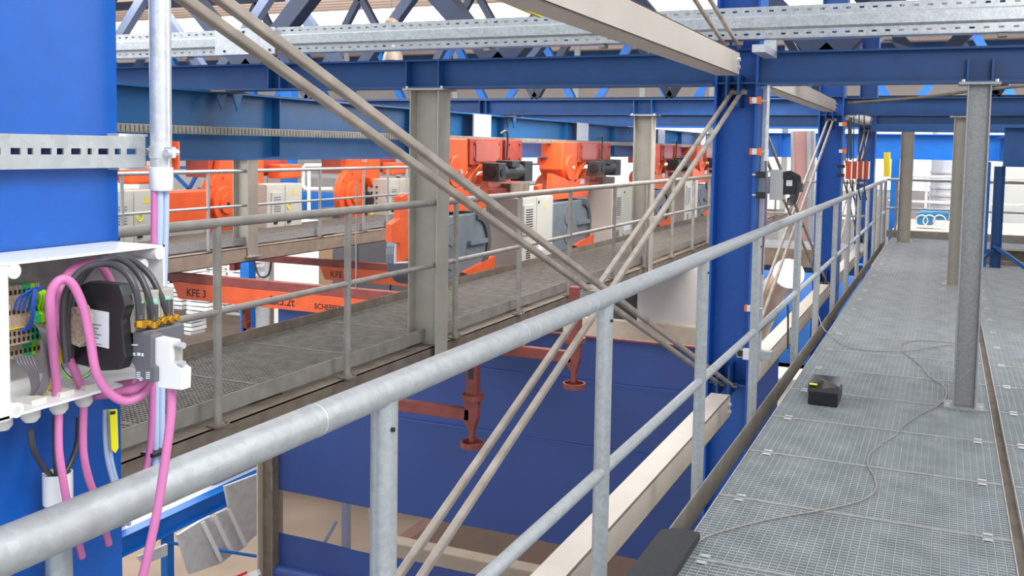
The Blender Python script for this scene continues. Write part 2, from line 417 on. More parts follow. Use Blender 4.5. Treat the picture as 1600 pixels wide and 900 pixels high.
def gpanel(me, x, y, label, group=None, clips=()):
    o = bpy.data.objects.new('grating_panel', me); COL.objects.link(o); o.location = (x, y, 0)
    tag(o, label, 'grating', group)
    for cx, cy in clips:
        c = bpy.data.objects.new('clip', cme); COL.objects.link(c); c.parent = o; c.location = (cx, cy, 0.001)
Y0 = 2.205
k = 0
while Y0 + k * 0.75 < 19.7:
    y = Y0 + k * 0.75
    if k == 2: la, gr = 'steel grating panel nearest the camera in the row beside the railing', None
    elif k == 3: la, gr = 'grating panel next to the black foam pad, cable crossing its middle', None
    elif k == 5: la, gr = 'grating panel in front of the small black box, in the railing row', None
    elif abs(y - 5.955) < .4: la, gr = 'grating panel carrying the small black box and the grey post foot', None
    else: la, gr = 'galvanized grating panel in the long row beside the railing, nothing standing on it', 'plain panels of the railing row'
    gpanel(pm, -0.905, y, la, gr, ((.1, .03), (.1, .715), (1.13, .03), (1.13, .715)))
    k += 1
k = 0
while Y0 + k * 0.75 < 19.7:
    y = Y0 + k * 0.75
    if not (15.3 < y < 18.0): gpanel(pmr, 0.365, y, 'galvanized grating panel in the row right of the long seam', 'panels right of the seam', ((.08, .03), (.08, .715)))
    if k > 3 and not (14.8 < y < 18.2):
        gpanel(pmr, 1.6, y, 'galvanized grating panel in the outermost row at the right edge', 'outermost panels', ((.08, .03),))
    k += 1
sb = thing('walkway_frame', 'dark steel carrying frame under the main walkway grating', 'frame', (0.3, 11, -.3))
for x in (-0.86, 0.345, 1.58):
    hsec(MB(), 'y', 2.2, 19.8, x, -.16, .1, .24, .012, .008).build('bearer', DIRTY, sb)
for y in (3, 5, 7, 9, 11, 13, 15, 17, 19):
    MB().box(-.8, 2.8, y, y + .06, -.26, -.06).build('cross_member', DIRTY, sb)
hb = MB()
# closed dark tray under the grating row at right: the pit cover seen through the bars
hb.box(-0.8, 2.9, 2.2, 15.3, -.34, -.30).box(-0.8, .345, 15.3, 19.7, -.34, -.30)
hb.build('drip_tray', GALVD, sb)

# guard railing
def railing(name, label, x, y0, y1, posts, ztop, zmid, zbase, rr, rm, rp, m, toe=None, basefoot=None):
    t = thing(name, label, 'railing', (x, (y0 + y1) / 2, zbase))
    MB().tube([(x, y0, ztop), (x, y1, ztop)], rr, 24).build('top_rail', m, t, shade=True)
    MB().tube([(x, y0, zmid), (x, y1, zmid)], rm, 18).build('mid_rail', m, t, shade=True)
    for y in posts:
        p = MB().tube([(x, y, zbase), (x, y, ztop - rr * .6)], rp, 20).build('post', m, t, shade=True)
        if basefoot: MB().box(x - .045, x + .045, y - .05, y + .05, zbase - .001, zbase + .012).tube([(x + .03, y + .035, zbase), (x + .03, y + .035, zbase + .03)], .009, 6).build('foot', DIRTY, p)
        else: MB().tube([(x + rp * .9, y - .012, ztop - .075), (x + rp * .9 + .006, y - .012, ztop - .075)], .005, 8).build('vent_hole', DARK, p)
    if toe: MB().box(toe[0], toe[0] + .005, y0, y1, toe[1], toe[2]).build('toe_board', toe[3], t)
    return t
ry = [1.72 + .0, 3.16, 4.64, 6.1, 7.95, 9.3, 10.8, 12.3, 13.85, 15.4, 17.0, 18.5, 19.9]
R = railing('guard_rail', 'long galvanized tube railing along the near edge of the walkway', -1.05, -0.4, 20.0, ry, 1.088, 0.48, -0.14, .031, .021, .0285, GALV, (-1.02, -0.155, -0.02, GALVD))
for y in (1.47, 2.42, 2.5, 3.0):
    MB().tube([(-1.05, y, 1.088), (-1.05, y + .004, 1.088)], .0318, 24).build('weld_ring', GALVB, R, shade=True)
R2 = thing('end_railing', 'galvanized railing closing off the far end of the walkway', 'railing', (1, 20, 0))
MB().tube([(-1.05, 20, 1.1), (4.5, 20, 1.1)], .028, 14).build('top_rail', GALV, R2, shade=True)
MB().tube([(-1.05, 20, .55), (4.5, 20, .55)], .02, 12).build('mid_rail', GALV, R2, shade=True)
for x in (-0.85, .7, 2.2, 3.7): MB().tube([(x, 20, 0), (x, 20, 1.08)], .024, 12).build('post', GALV, R2, shade=True)
MB().box(-1.0, 4.5, 19.93, 19.94, 0, .13).build('toe_board', GALVD, R2)

# foam pad folded over the toe board, cable, small black box
fp = MB().prism([at(1033, 840, X=-.98), at(1082, 856, X=-.93), (-.88, 3.0, .02), (-.96, 2.95, .17)], (0, 0, 0.0))
fp = MB()
for (y0, y1) in ((3.02, 3.88),):
    prof = [(-1.04, -.06), (-1.04, -.005), (-1.02, .02), (-.97, .035), (-.91, .04), (-.86, .035), (-.855, .005), (-.9, .004), (-.95, .012), (-1.0, -.005), (-1.013, -.06)]
    fp.prism([(x, y0, z) for x, z in prof], (0, y1 - y0, 0))
tag(fp.build('foam_pad', RUBBER, bevel=.004), 'black foam rubber pad draped over the toe board at the bottom edge', 'pad')
def ptube(pts, r, n=10, sm=6): return MB().tube([at(a, b, **({'Z': z} if isinstance(z, float) and kind == 'Z' else {'X': z})) for a, b, z in pts], r, n, smooth=sm)
def floorcable(pix, r, z=.006):
    return MB().tube([at(a, b, Z=z) for a, b in pix], r, 8, smooth=8)
tag(floorcable([(1078, 858), (1110, 836), (1200, 812), (1290, 796), (1345, 782), (1368, 765), (1366, 745), (1356, 726), (1360, 708), (1380, 692), (1400, 679), (1412, 664), (1440, 646), (1468, 632), (1478, 618), (1475, 604), (1452, 588), (1440, 572), (1415, 552), (1408, 541), (1415, 535), (1440, 532), (1480, 535), (1500, 537)], .0042).build('loose_cable', GALVD, shade=True),
    'thin grey cable snaking along the grating from the foam pad to the post', 'cable')
tag(floorcable([(1272, 470), (1285, 510), (1300, 524), (1320, 540), (1350, 547), (1390, 549), (1425, 548), (1460, 542), (1490, 539)], .0042, .012).build('loose_cable', GALVD, shade=True),
    'thin grey cable curving from the railing across the grating toward the post', 'cable')
t = thing('bait_box', 'small black plastic box with a yellow sticker lying on the grating', 'box', (-.65, 6.43, 0.002))
MB().prism([(-.74, 6.33, .002), (-.56, 6.33, .002), (-.56, 6.33, .085), (-.74, 6.33, .085)], (0, .3, 0)).build('body', DARK, t, bevel=.006)
MB().prism([(-.745, 6.325, .085), (-.555, 6.325, .085), (-.555, 6.36, .125), (-.565, 6.6, .135), (-.735, 6.6, .135), (-.745, 6.36, .125)], (0, 0, .004)).build('lid', mat('glossy_black', (44, 42, 40), 0.15), t, bevel=.004)
MB().box(-.735, -.69, 6.34, 6.37, .126, .131).build('sticker', YELT, t)

# ================================================================== LONGITUDINAL BEIGE CHANNELS
def chan(y0, y1, zb, zt, x0, x1, label):
    t = thing('edge_channel', label, 'channel beam', ((x0 + x1) / 2, y0, zb))
    MB().box(x1 - .008, x1, y0, y1, zb, zt).box(x0, x1, y0, y1, zb, zb + .008).box(x0, x1, y0, y1, zt - .008, zt).build('profile', BEIGE, t, bevel=.002)
    for z in (zb + .05, zt - .05):
        MB().tube([(x1, y1 - .06, z), (x1 + .018, y1 - .06, z)], .012, 6).build('bolt', GALVB, t)
    return t
for i, (a, b) in enumerate(((1.2, 6.78), (7.12, 12.78), (13.12, 18.8))):
    n = ('between the two nearest columns', 'between the middle and second columns', 'of the farthest bay')[i]
    chan(a, b - .32, 2.092, 2.24, -1.41, -1.265, 'upper beige channel beam ' + n)
    chan(a, b - .36, -.168, -.02, -1.376, -1.245, 'lower beige channel beam ' + n)
# ---- crossed brace rods
def braces(y0, y1, zlo, zhi, zone, which='both'):
    for s, nm in ((0, 'sloping down away from camera'), (1, 'sloping up away from camera')):
        if which == 'fall' and s == 1: continue
        for j, dx in enumerate((-0.088 if s == 0 else -0.065, 0.0)):
            a = Vector((CX + .03 + dx, y0, zhi if s == 0 else zlo)); b = Vector((CX + .03 + dx, y1, zlo if s == 0 else zhi))
            side = 'left' if j == 0 else 'right'
            t = thing('brace_rod', '%s grey brace rod %s, %s' % (side, nm, zone), 'brace', b)
            MB().bar(a, b, .024, .024).build('rod', ROD, t, bevel=.005)
            d = (b - a).normalized()
            for q in (b,):
                MB().tube([q - d * .05 + XA * -.03, q - d * .05 + XA * .04], .018, 6).tube([q - d * .08, q + d * .02], .017, 10).build('end_bolt', GALVD, t)
            m_ = (a + b) / 2
            MB().box(m_.x - .02, m_.x + .02, m_.y + (.2 if s else -.2) - .02, m_.y + (.2 if s else -.2) + .02, m_.z - .055 + .0, m_.z - .015).build('clamp', GALVD, t) if False else None
braces(1.16, 6.88, -.07, 2.02, 'in the nearest bay')
braces(7.15, 12.85, -.07, 2.02, 'in the second bay')
braces(13.15, 18.9, -.07, 2.02, 'in the far bay')
braces(1.16, 6.68, 2.31, 3.42, 'in the upper nearest bay', 'fall')
tag(MB().box(CX - .08, CX + .06, 3.95, 4.13, .935, .985).build('crossing_clamp', GALVD), 'small grey clamp plate where the near brace rods cross', 'clamp')

# ================================================================== SLOTTED RAIL ACROSS THE TOP
t = thing('slotted_channel', 'galvanized slotted channel running right across the top of the view', 'channel', (-3, 6.3, 2.29))
def slotstrip(mb, x0, x1, y0, y1, z0, z1, zs0, zs1, pitch, sl):
    mb.box(x0, x1, y0, y1, z0, zs0); mb.box(x0, x1, y0, y1, zs1, z1)
    x = x0
    while x < x1 - 1e-6:
        e = min(x + pitch - sl, x1); mb.box(x, e, y0, y1, zs0, zs1); x += pitch
    return mb
TY = 6.6
def tray(x0, x1, zo, name):
    mb = MB()
    slotstrip(mb, x0, x1, TY, TY + .004, 2.340 + zo, 2.393 + zo, 2.360 + zo, 2.373 + zo, .08, .03)
    slotstrip(mb, x0, x1, TY, TY + .004, 2.489 + zo, 2.542 + zo, 2.511 + zo, 2.524 + zo, .08, .03)
    prof = [(TY, 2.393), (TY - .03, 2.407), (TY - .03, 2.475), (TY, 2.489), (TY + .003, 2.489), (TY - .024, 2.471), (TY - .024, 2.411), (TY + .003, 2.393)]
    mb.prism([(x0, y, z + zo) for y, z in prof], (x1 - x0, 0, 0))
    mb.box(x0, x1, TY, TY + .13, 2.336 + zo, 2.341 + zo)
    mb.box(x0, x1, TY, TY + .02, 2.542 + zo, 2.546 + zo)
    return mb.build(name, TRAYM, t)
tray(-10, -5.08, 0.0, 'left_length'); tray(-5.08, 4.2, 0.005, 'right_length')
mb = MB().box(-5.7, -5.08, TY - .036, TY - .031, 2.335, 2.55); mb.build('joint_plate', GALVB, t)
for x, z in ((-5.13, 2.365), (-5.13, 2.52), (-5.4, 2.52), (-5.6, 2.365), (-5.55, 2.52)): MB().tube([(x, TY - .036, z), (x, TY - .042, z)], .012, 6).build('bolt', DARK, t)
for x in (-7.2, -6.1, -3.2, -2.3, -.4, .25, .55, .95):
    MB().box(x, x + .05, TY + .01, TY + .1, 2.315, 2.336).build('hanger_clip', GALVD, t)
tag(MB().box(-1.14, -1.06, 6.2, 6.66, 2.215, 2.262).box(-1.14, -1.06, 6.62, 6.66, 2.262, 2.334).build('slotted_bracket', GALVB), 'short galvanized slotted bracket beside the middle column under the channel', 'bracket')

# ================================================================== MIDDLE AND BACK CATWALKS
cm = panel_mesh(0.94, 0.99, 'grating_panel', GRATW, GRATW, .03, .034, .026)
def catwalk(x1, x0, ys, ye, zg, label, far_toe, m, frontstrip, beam=None):
    t = thing('catwalk', label, 'catwalk', ((x0 + x1) / 2, ys, zg - .3))
    mb = MB(); cx = x1 + .1
    mb.box(cx - .01, cx, ys, ye, zg - .3, zg - .115).box(cx - .13, cx, ys, ye, zg - .125, zg - .113).box(cx - .09, cx + .0, ys, ye, zg - .3, zg - .29)
    mb.build('edge_beam', beam or DIRTY, t)
    MB().box(x1 - .006, x1, ys, ye, zg - .09, zg + .012).build('edge_strip', frontstrip, t)
    MB().box(x0 - .06, x0 - .0, ys, ye, zg - .25, zg - .03).build('rear_beam', DIRTY, t)
    if far_toe: MB().box(x0 - .012, x0 - .006, ys, ye, zg - .02, zg + .07).build('rear_toe_board', DIRTY, t)
    for y in range(int(ys) + 1, int(ye), 2): MB().box(x0, x1 - .01, y, y + .07, zg - .2, zg - .05).build('cross_member', DIRTY, t)
    MB().box(x0, x1 - .01, ys, ye, zg - .215, zg - .205).build('drip_tray', GALVD, t)
    return t
catwalk(-3.80, -4.78, 0.5, 26, .11, 'middle catwalk frame with rusty grey edge beam running along the hoists', True, GRATE, GALVD)
for k in range(25):
    o = bpy.data.objects.new('grating_panel', cm); COL.objects.link(o); o.location = (-4.76, 0.8 + k, .105)
    tag(o, 'fine mesh grating panel of the middle catwalk', 'grating', 'grating panels of the middle catwalk')
railing('catwalk_railing', 'tube railing on the near edge of the middle catwalk', -3.7, 0.8, 24, [1.5, 2.9, 4.27, 5.57, 7.17, 8.5, 9.86, 11.4, 12.75, 14.2, 15.5, 16.6, 18, 19.5, 21, 22.5, 23.8], 1.15, .65, -.003, .028, .02, .024, GALVD, None, True)
catwalk(-8.2, -9.0, 3, 24, .38, 'back catwalk frame with beige edge beam in front of the back hoists', False, GRATE, GALV, BEIGE2)
for k in range(20):
    o = bpy.data.objects.new('grating_panel', cm); COL.objects.link(o); o.location = (-9.15, 3.5 + k, .375)
    tag(o, 'mesh grating panel of the back catwalk', 'grating', 'grating panels of the back catwalk')
BR = railing('back_railing', 'pale tube railing on the back catwalk in front of the back hoists', -8.15, 3.5, 23, [7.9, 9.25, 11.55, 12.7, 13.4, 14.0, 15.5, 17, 18.5, 20], 1.24, .80, .27, .024, .018, .021, GALV, None, True)

# ================================================================== HOISTS
def vents(parent, x, y0, y1, zs, m=DARK):
    mb = MB()
    for z in zs: mb.box(x, x + .003, y0, y1, z, z + .014)
    return mb.build('vent_slots', m, parent)
def hoist_front(lab):
    Y = 10.6; X = -5.6
    t = thing('wire_rope_hoist', lab, 'hoist', (X, Y, -.07), 'orange hoists hanging from the near runway girder')
    # trolley
    fr = MB().box(X - .05, X, Y + .62, Y + 1.62, 1.36, 1.70).box(X - .05, X, Y + 1.72, Y + 2.3, 1.3, 1.70)
    fr.box(X - .75, X - .7, Y + .62, Y + 2.3, 1.3, 1.7).box(X - .7, X - .05, Y + .62, Y + .7, 1.3, 1.42).box(X - .7, X - .05, Y + 2.2, Y + 2.3, 1.3, 1.42)
    fr.build('trolley_frame', ORED, t, bevel=.008)
    pl = MB().box(X, X + .012, Y + .78, Y + 1.5, 1.4, 1.68)
    pl.build('trolley_plate', mat_trol, t)
    for yy in (Y + .75, Y + 1.5, Y + 1.85, Y + 2.2):
        for zz in (1.44, 1.64): MB().tube([(X, yy, zz), (X + .022, yy, zz)], .022, 6).build('bolt', ORED, t)
    for yy in (Y + .9, Y + 2.0):
        MB().tube([(X - .2, yy, 1.52), (X - .1, yy, 1.52)], .1, 20).build('wheel', DARKM, t, shade=True)
    ar = MB().prism([(X - .02, Y - .05, 1.70), (X - .02, Y + .6, 1.70), (X - .02, Y + .62, 1.3), (X - .02, Y + .45, 1.12), (X - .02, Y + .1, 1.08), (X - .02, Y - .1, 1.25)], (-.4, 0, 0))
    ar.build('gear_arm', ORANGE, t, bevel=.02)
    MB().prism(circ((X + .03, Y + .2, 1.28), .2, YA, ZA, 28), (-.06, 0, 0)).build('gear_cover', ORANGE, t, bevel=.01)
    MB().tube([(X + .03, Y + .3, 1.28), (X + .05, Y + .3, 1.28)], .03, 12).build('axle_pin', GALVB, t)
    MB().bar((X - .05, Y + .45, 1.05), (X - .05, Y + 1.0, 1.38), .1, .07).build('tie_arm', ORANGE, t, bevel=.01)
    # trolley motor
    mo = MB().tube([(X + .2, Y + 1.0, 1.27), (X + .2, Y + 1.75, 1.27)], .105, 20).box(X + .08, X + .32, Y + .82, Y + 1.05, 1.15, 1.39)
    mo.build('travel_motor', DARKM, t, bevel=.01)
    MB().tube([(X + .2, Y + .80, 1.27), (X + .2, Y + .83, 1.27)], .075, 20).build('fan_cover', DARK, t)
    MB().tube([(X + .31, Y + .92, 1.27), (X + .335, Y + .92, 1.27)], .055, 20).build('fan_cover', DARK, t)
    MB().box(X + .1, X + .34, Y + 1.2, Y + 1.45, 1.33, 1.42).build('terminal_box', DARKM, t, bevel=.01)
    MB().box(X + .08, X + .3, Y + 1.72, Y + 2.0, 1.13, 1.41).build('motor_gearbox', DARKM, t, bevel=.01)
    # body
    bd = MB().prism([(X, Y - .55, 1.2), (X, Y + .2, 1.08), (X, Y + .95, 1.1), (X, Y + 1.02, 1.22), (X, Y + 1.12, 1.26), (X, Y + 1.2, 1.2), (X, Y + 1.18, .95), (X, Y + 1.12, .78), (X, Y - .6, .78)], (-.09, 0, 0))
    bd.build('side_plate', ORANGE, t, bevel=.006)
    MB().box(X + .001, X + .004, Y + .72, Y + .92, 1.0, 1.08).build('type_plate', GALVB, t)
    MB().tube([(X + .0, Y + 1.12, 1.2), (X + .006, Y + 1.12, 1.2)], .022, 12).build('eye_hole', DARK, t)
    MB().tube([(X - .35, Y + .1, .98), (X - .35, Y + 2.6, .98)], .21, 28).build('rope_drum', ORED, t, shade=True)
    MB().box(X - .55, X - .06, Y + 1.2, Y + 2.75, .9, 1.02).build('drum_frame', ORED, t, bevel=.01)
    MB().box(X - .2, X - .02, Y + 1.95, Y + 2.65, .93, 1.08).build('terminal_cover', DIRTY, t)
    # gear housing
    st = circ((X + .02, Y + .8, .34), .4, YA, ZA, 20, -PI / 2, PI / 2) + [Vector((X + .02, Y - .5, .74))] + circ((X + .02, Y - .5, .34), .4, YA, ZA, 12, PI * .6, PI * 1.5)
    MB().prism(st, (-.35, 0, 0)).build('gear_housing', GREYG, t, bevel=.02)
    rim = circ((X + .05, Y + .78, .34), .41, YA, ZA, 20, -PI / 2, PI / 2) + circ((X + .05, Y + .78, .34), .31, YA, ZA, 20, PI / 2, -PI / 2)
    MB().prism(rim, (-.36, 0, 0)).build('housing_rim', GREYD, t)
    MB().box(X + .02, X + .07, Y + .55, Y + 1.05, .33, .39).build('housing_rib', GREYG, t)
    for zz in (.5, .2):
        rg = MB(); ci = circ((X + .022, Y + .1, zz), .14, YA, ZA, 24); rg.tube(ci + [ci[0]], .008, 6, cap=False); rg.build('cover_ring', GREYD, t)
    # hook side bracket
    MB().prism([(X, Y - 1.3, .52), (X, Y - 1.3, .72), (X, Y - 1.12, .78), (X, Y - 1.12, 1.02), (X, Y - .95, 1.05), (X, Y - .92, .3), (X, Y - 1.1, .28), (X, Y - 1.12, .5)], (-.08, 0, 0)).build('hook_bracket', ORANGE, t, bevel=.004)
    MB().tube([(X, Y - 1.22, .5), (X, Y - 1.22, .28), (X, Y - .95, .26)], .015, 8).build('shackle', GALVB, t)
    MB().prism([(X + .06, Y + .35, .0), (X + .06, Y + 1.3, .12), (X + .06, Y + 1.3, -.09), (X + .06, Y + .7, -.09)], (-.2, 0, 0)).build('lower_guard', ORANGE, t)
    # cabinet
    cx1 = X + .3; cx0 = X - .17
    MB().box(cx0, cx1 - .02, Y + 1.55, Y + 2.8, -.07, .9).build('cabinet_body', CABS, t, bevel=.006)
    d1 = MB().box(cx1 - .02, cx1, Y + 1.56, Y + 2.16, -.06, .89).build('cabinet_door', CABG, t, bevel=.004)
    d2 = MB().box(cx1 - .02, cx1, Y + 2.175, Y + 2.79, -.06, .89).build('cabinet_door', CABG, t, bevel=.004)
    fp_ = MB().box(cx1, cx1 + .02, Y + 1.68, Y + 2.02, .38, .8).build('filter_cover', CABG, d1, bevel=.004)
    vents(fp_, cx1 + .02, Y + 1.74, Y + 1.98, [.42 + i * .034 for i in range(10)])
    vents(d1, cx1 + .001, Y + 1.8, Y + 1.95, [.02 + i * .03 for i in range(5)])
    MB().box(cx1, cx1 + .012, Y + 1.8, Y + 1.9, .22, .27).build('logo_plate', DARK, d1)
    for z in (.8, .02): MB().box(cx1, cx1 + .01, Y + 2.22, Y + 2.25, z, z + .04).build('lock', DARK, d2)
    MB().prism([(cx1 + .001, Y + 2.44, .72), (cx1 + .001, Y + 2.52, .72), (cx1 + .001, Y + 2.48, .8)], (.002, 0, 0)).build('warning_sticker', YELP, d2)
    MB().box(cx1, cx1 + .002, Y + 2.25, Y + 2.62, .12, .26).build('name_label', STICK, d2)
    # supply cable
    MB().tube([(X + .02, Y + 1.5, 1.78), (X + .06, Y + 1.6, 1.82), (X + .05, Y + 1.68, 1.7), (X + .04, Y + 1.68, 1.35), (X + .1, Y + 1.62, 1.3)], .014, 8, smooth=5).build('supply_cable', BLKC, t, shade=True)
    MB().box(X - .26, X - .24, Y + 1.2, Y + 1.75, 1.7, 2.04).build('sensor_plate', GALVB, t)
    return t
mat_trol = mat('trolley_plate_paint', (176, 96, 82), 0.3, var=.05, scale=5)
fl = ['near orange hoist with grey round gear housing right behind the grey catwalk post',
      'second orange hoist of the near row, between the first cabinet and the second post',
      'third orange hoist of the near row, right of the second grey post',
      'farthest orange hoist of the near row, just left of the blue column']
h0 = hoist_front(fl[0])
for dy, la in ((4.05, fl[1]), (9.2, fl[2]), (13.25, fl[3])):
    c = copy_tree(h0); c.location.y += dy; c['label'] = la

def hoist_back(lab, drum):
    X = -9.4; Y = 10.98
    t = thing('chain_drum_hoist', lab, 'hoist', (X, Y, .13), 'orange hoists of the back row')
    pts = [(X, Y + .9, .26), (X, Y - .12, .26)] + [tuple(p) for p in reversed(circ((X, Y + .08, .72), .47, YA, ZA, 10, PI * .75, PI * 1.22))] + [(X, Y - .08, 1.22), (X, Y - .02, 1.5), (X, Y + .9, 1.5)]
    MB().prism(pts, (-.12, 0, 0)).build('side_plate', ORANGE, t, bevel=.006)
    MB().tube([(X, Y, .72), (X + .06, Y, .72)], .26, 32).build('drum_flange', ORANGE, t, bevel=.01)
    MB().tube([(X + .06, Y, .72), (X + .09, Y, .72)], .14, 28).build('hub', ORANGE, t, bevel=.008)
    MB().tube([(X + .09, Y, .72), (X + .1, Y, .72)], .03, 12).build('pin', DARK, t)
    for k in range(8):
        a = k * PI / 4; MB().tube([(X, Y + .38 * math.cos(a) * .95, .72 + .38 * math.sin(a)), (X + .02, Y + .38 * math.cos(a) * .95, .72 + .38 * math.sin(a))], .022, 6).build('bolt', ORANGE, t)
    MB().tube([(X + .04, Y + .35, .62), (X + .04, Y + .85, .62)], .16, 20).build('motor', DARKM, t, shade=True)
    MB().prism([(X + .05, Y + .3, 1.02), (X + .05, Y + .62, 1.02), (X + .05, Y + .6, .82), (X + .05, Y + .48, .7), (X + .05, Y + .4, .86)], (.12, 0, 0)).build('brake_lever', ORANGE, t, bevel=.01)
    MB().tube([(X + .12, Y + .46, .75), (X + .12, Y + .9, .79)], .04, 12).build('shaft', GALVB, t)
    text('CE', .13, STICK, t, (X + .004, Y + .3, 1.3), YA, ZA)
    MB().box(X - .5, X - .1, Y - .2, Y + 1.6, 1.1, 1.4).build('trolley_frame', ORED, t)
    MB().box(X - .05, X + .2, Y + 1.05, Y + 1.6, 1.06, 1.28).build('upper_drive', ORANGE, t, bevel=.03)
    cx1 = X + .45
    cb_ = MB().box(cx1 - .4, cx1 - .015, Y + .4, Y + 1.25, .12, 1.0).build('cabinet_body', CABS, t, bevel=.006)
    for i in range(5):
        for j in (0, 1): MB().tube([(cx1 - .3 + j * .1, Y + .4, .86 - i * .1), (cx1 - .3 + j * .1, Y + .385, .86 - i * .1)], .018, 10).build('push_button', DARK, cb_)
    MB().tube([(cx1 - .3, Y + .4, .93), (cx1 - .3, Y + .385, .93)], .018, 10).build('green_lamp', LEDG, cb_)
    MB().tube([(cx1 - .25, Y + .4, .28), (cx1 - .25, Y + .37, .28)], .04, 12).build('main_switch', DARK, cb_)
    MB().tube([(cx1 - .3, Y + .4, .38), (cx1 - .3, Y + .38, .38)], .025, 12).build('emergency_button', YELP, cb_)
    d1 = MB().box(cx1 - .015, cx1, Y + .41, Y + .82, .13, .99).build('cabinet_door', CABG, t)
    d2 = MB().box(cx1 - .015, cx1, Y + .835, Y + 1.24, .13, .99).build('cabinet_door', CABG, t)
    fp_ = MB().box(cx1, cx1 + .02, Y + .5, Y + .74, .5, .88).build('filter_cover', CABG, d1)
    vents(fp_, cx1 + .02, Y + .54, Y + .7, [.53 + i * .034 for i in range(9)], INKG)
    vents(d1, cx1 + .001, Y + .6, Y + .72, [.17 + i * .03 for i in range(6)], STICK)
    MB().box(cx1, cx1 + .012, Y + .56, Y + .64, .42, .46).build('logo_plate', DARK, d1)
    MB().box(cx1, cx1 + .02, Y + .88, Y + .95, .42, .5).build('handle', DARK, d2)
    MB().prism([(cx1 + .001, Y + .98, .84), (cx1 + .001, Y + 1.08, .84), (cx1 + .001, Y + 1.03, .93)], (.002, 0, 0)).build('warning_sticker', YELP, d2)
    ci = circ((cx1 + .002, Y + .92, .67), .045, YA, ZA, 20); MB().tube(ci + [ci[0]], .01, 6, cap=False).build('yellow_ring_sticker', YELT, d2)
    lb = MB().box(cx1, cx1 + .002, Y + .87, Y + 1.2, .18, .36).build('name_label', STICK, d2)
    text('KFE3a', .075, INK, lb, (cx1 + .003, Y + .93, .28), YA, ZA)
    if drum:
        MB().box(X - .1, X + .1, Y - 1.5, Y - .42, .42, .95).build('drum_housing', ORANGE, t, bevel=.03)
    return t
bl = ['orange drum hoist with CE mark on its plate, left of the grey back post',
      'orange hoist with pale cabinet partly hidden by the blue column at left',
      'middle orange drum hoist of the back row with a white cabinet',
      'rearmost orange hoist of the back row just left of the near grey post']
hb0 = hoist_back(bl[1], False); hb0.location.y -= 2.95
hb1 = hoist_back(bl[0], True)
for dy, la in ((3.3, bl[2]), (6.6, bl[3])):
    c = copy_tree(hb0); c.location.y = hb1.location.y + dy; c['label'] = la

# ================================================================== LOAD BARS
def loadbar(label, x0, x1, y, z, px0, px1, words, hooks):
    t = thing('load_bar', label, 'spreader bar', (x0, y, z))
    MB().box(x0, x1, y - .05, y + .05, z, z + .11).build('bar', OXIDE, t, bevel=.006)
    sg = MB().prism([(px0, y - .06, z), (px1, y - .06, z), (px1 - .05, y - .06, z - .2), (px0 + .1, y - .06, z - .2)], (0, .012, 0)).build('name_plate', ORANGE, t)
    for wd, x, sz in words: text(wd, sz, INK, sg, (x, y - .0605, z - .155), XA, ZA, bold=.002)
    for x in (x0 + .15, x1 - .15):
        MB().box(x - .05, x + .05, y - .08, y + .08, z - .18, z).build('end_shoe', OXIDE, t)
    for x in hooks: MB().tube([(x, y, z + .1), (x, y, 1.2)], .009, 8).build('lifting_rope', GALVD, t)
    return t
a = at(258, 442, Y=9.2); b = at(566, 482, Y=9.2)
loadbar('oxide red load bar with orange plate reading KFE 3, nearest the catwalk', -10.6, -5.0, 9.2, -.12, -8.62, -5.8,
        [('KFE 3', -8.4, .13), ('2x3.2t', -7.15, .14), ('SCHEFFER', -6.52, .085)], (-9.9, -6.0))
loadbar('oxide red load bar with orange plate reading KFE 7, behind the near grey post', -10.7, -4.9, 12.6, -.3, -8.85, -5.3,
        [('KFE 7', -8.65, .14), ('2x3.2t', -7.45, .14), ('SCHEFFER', -6.6, .11)], (-9.9, -6.0))
# lower arms with hooks
def hook_arm(label, x, y, z, armlen, size=1.0):
    t = thing('load_hook', label, 'hook', (x, y, z))
    s = size
    MB().box(x - .055 * s, x + .055 * s, y - .05, y + .05, z + .42 * s, z + .95 * s).build('upper_block', OXIDE, t, bevel=.008)
    MB().box(x - .025 * s, x + .025 * s, y - .055, y - .045, z + .6 * s, z + .8 * s).build('slot', DARK, t)
    MB().tube([(x, y, z + .40 * s), (x, y, z + .45 * s)], .105 * s, 20).build('collar', OXIDE, t)
    MB().prism([(x - .07 * s, y - .04, z + .42 * s), (x + .07 * s, y - .04, z + .42 * s), (x + .06 * s, y - .04, z + .24 * s), (x + .025 * s, y - .04, z + .1 * s), (x + .02 * s, y - .04, z + .0), (x - .02 * s, y - .04, z), (x - .025 * s, y - .04, z + .1 * s), (x - .08 * s, y - .04, z + .2 * s)], (0, .08, 0)).build('shank', OXIDE, t, bevel=.01)
    MB().box(x - armlen, x - .02, y - .04, y + .04, z + .2 * s, z + .31 * s).build('arm', OXIDE, t, bevel=.006)
    ring = MB()
    o_ = circ((x, y, z - .05 * s), .1 * s, XA, YA, 24); ring.tube([o_[0], *o_[1:], o_[0]], .001, 4, cap=False)
    ring = MB().prism(circ((x, y, z - .05 * s), .11 * s, XA, YA, 24), (0, 0, .012))
    n = 24; oo = circ((x, y, z - .05 * s), .112 * s, XA, YA, n); ii = circ((x, y, z - .05 * s), .095 * s, XA, YA, n)
    vs = oo + ii + [p + ZA * .05 * s for p in oo] + [p + ZA * .05 * s for p in ii]
    fs = []
    for k in range(n):
        j = (k + 1) % n; fs += [(k, j, 2 * n + j, 2 * n + k), (n + j, n + k, 3 * n + k, 3 * n + j), (2 * n + k, 2 * n + j, 3 * n + j, 3 * n + k)]
    ring.add(vs, fs); ring.build('foot_ring', OXIDE, t)
    return t
p = at(738, 690, Y=8.0); hook_arm('oxide red hook with round foot hanging left of the crossed braces', p.x, 8.0, p.z, .9)
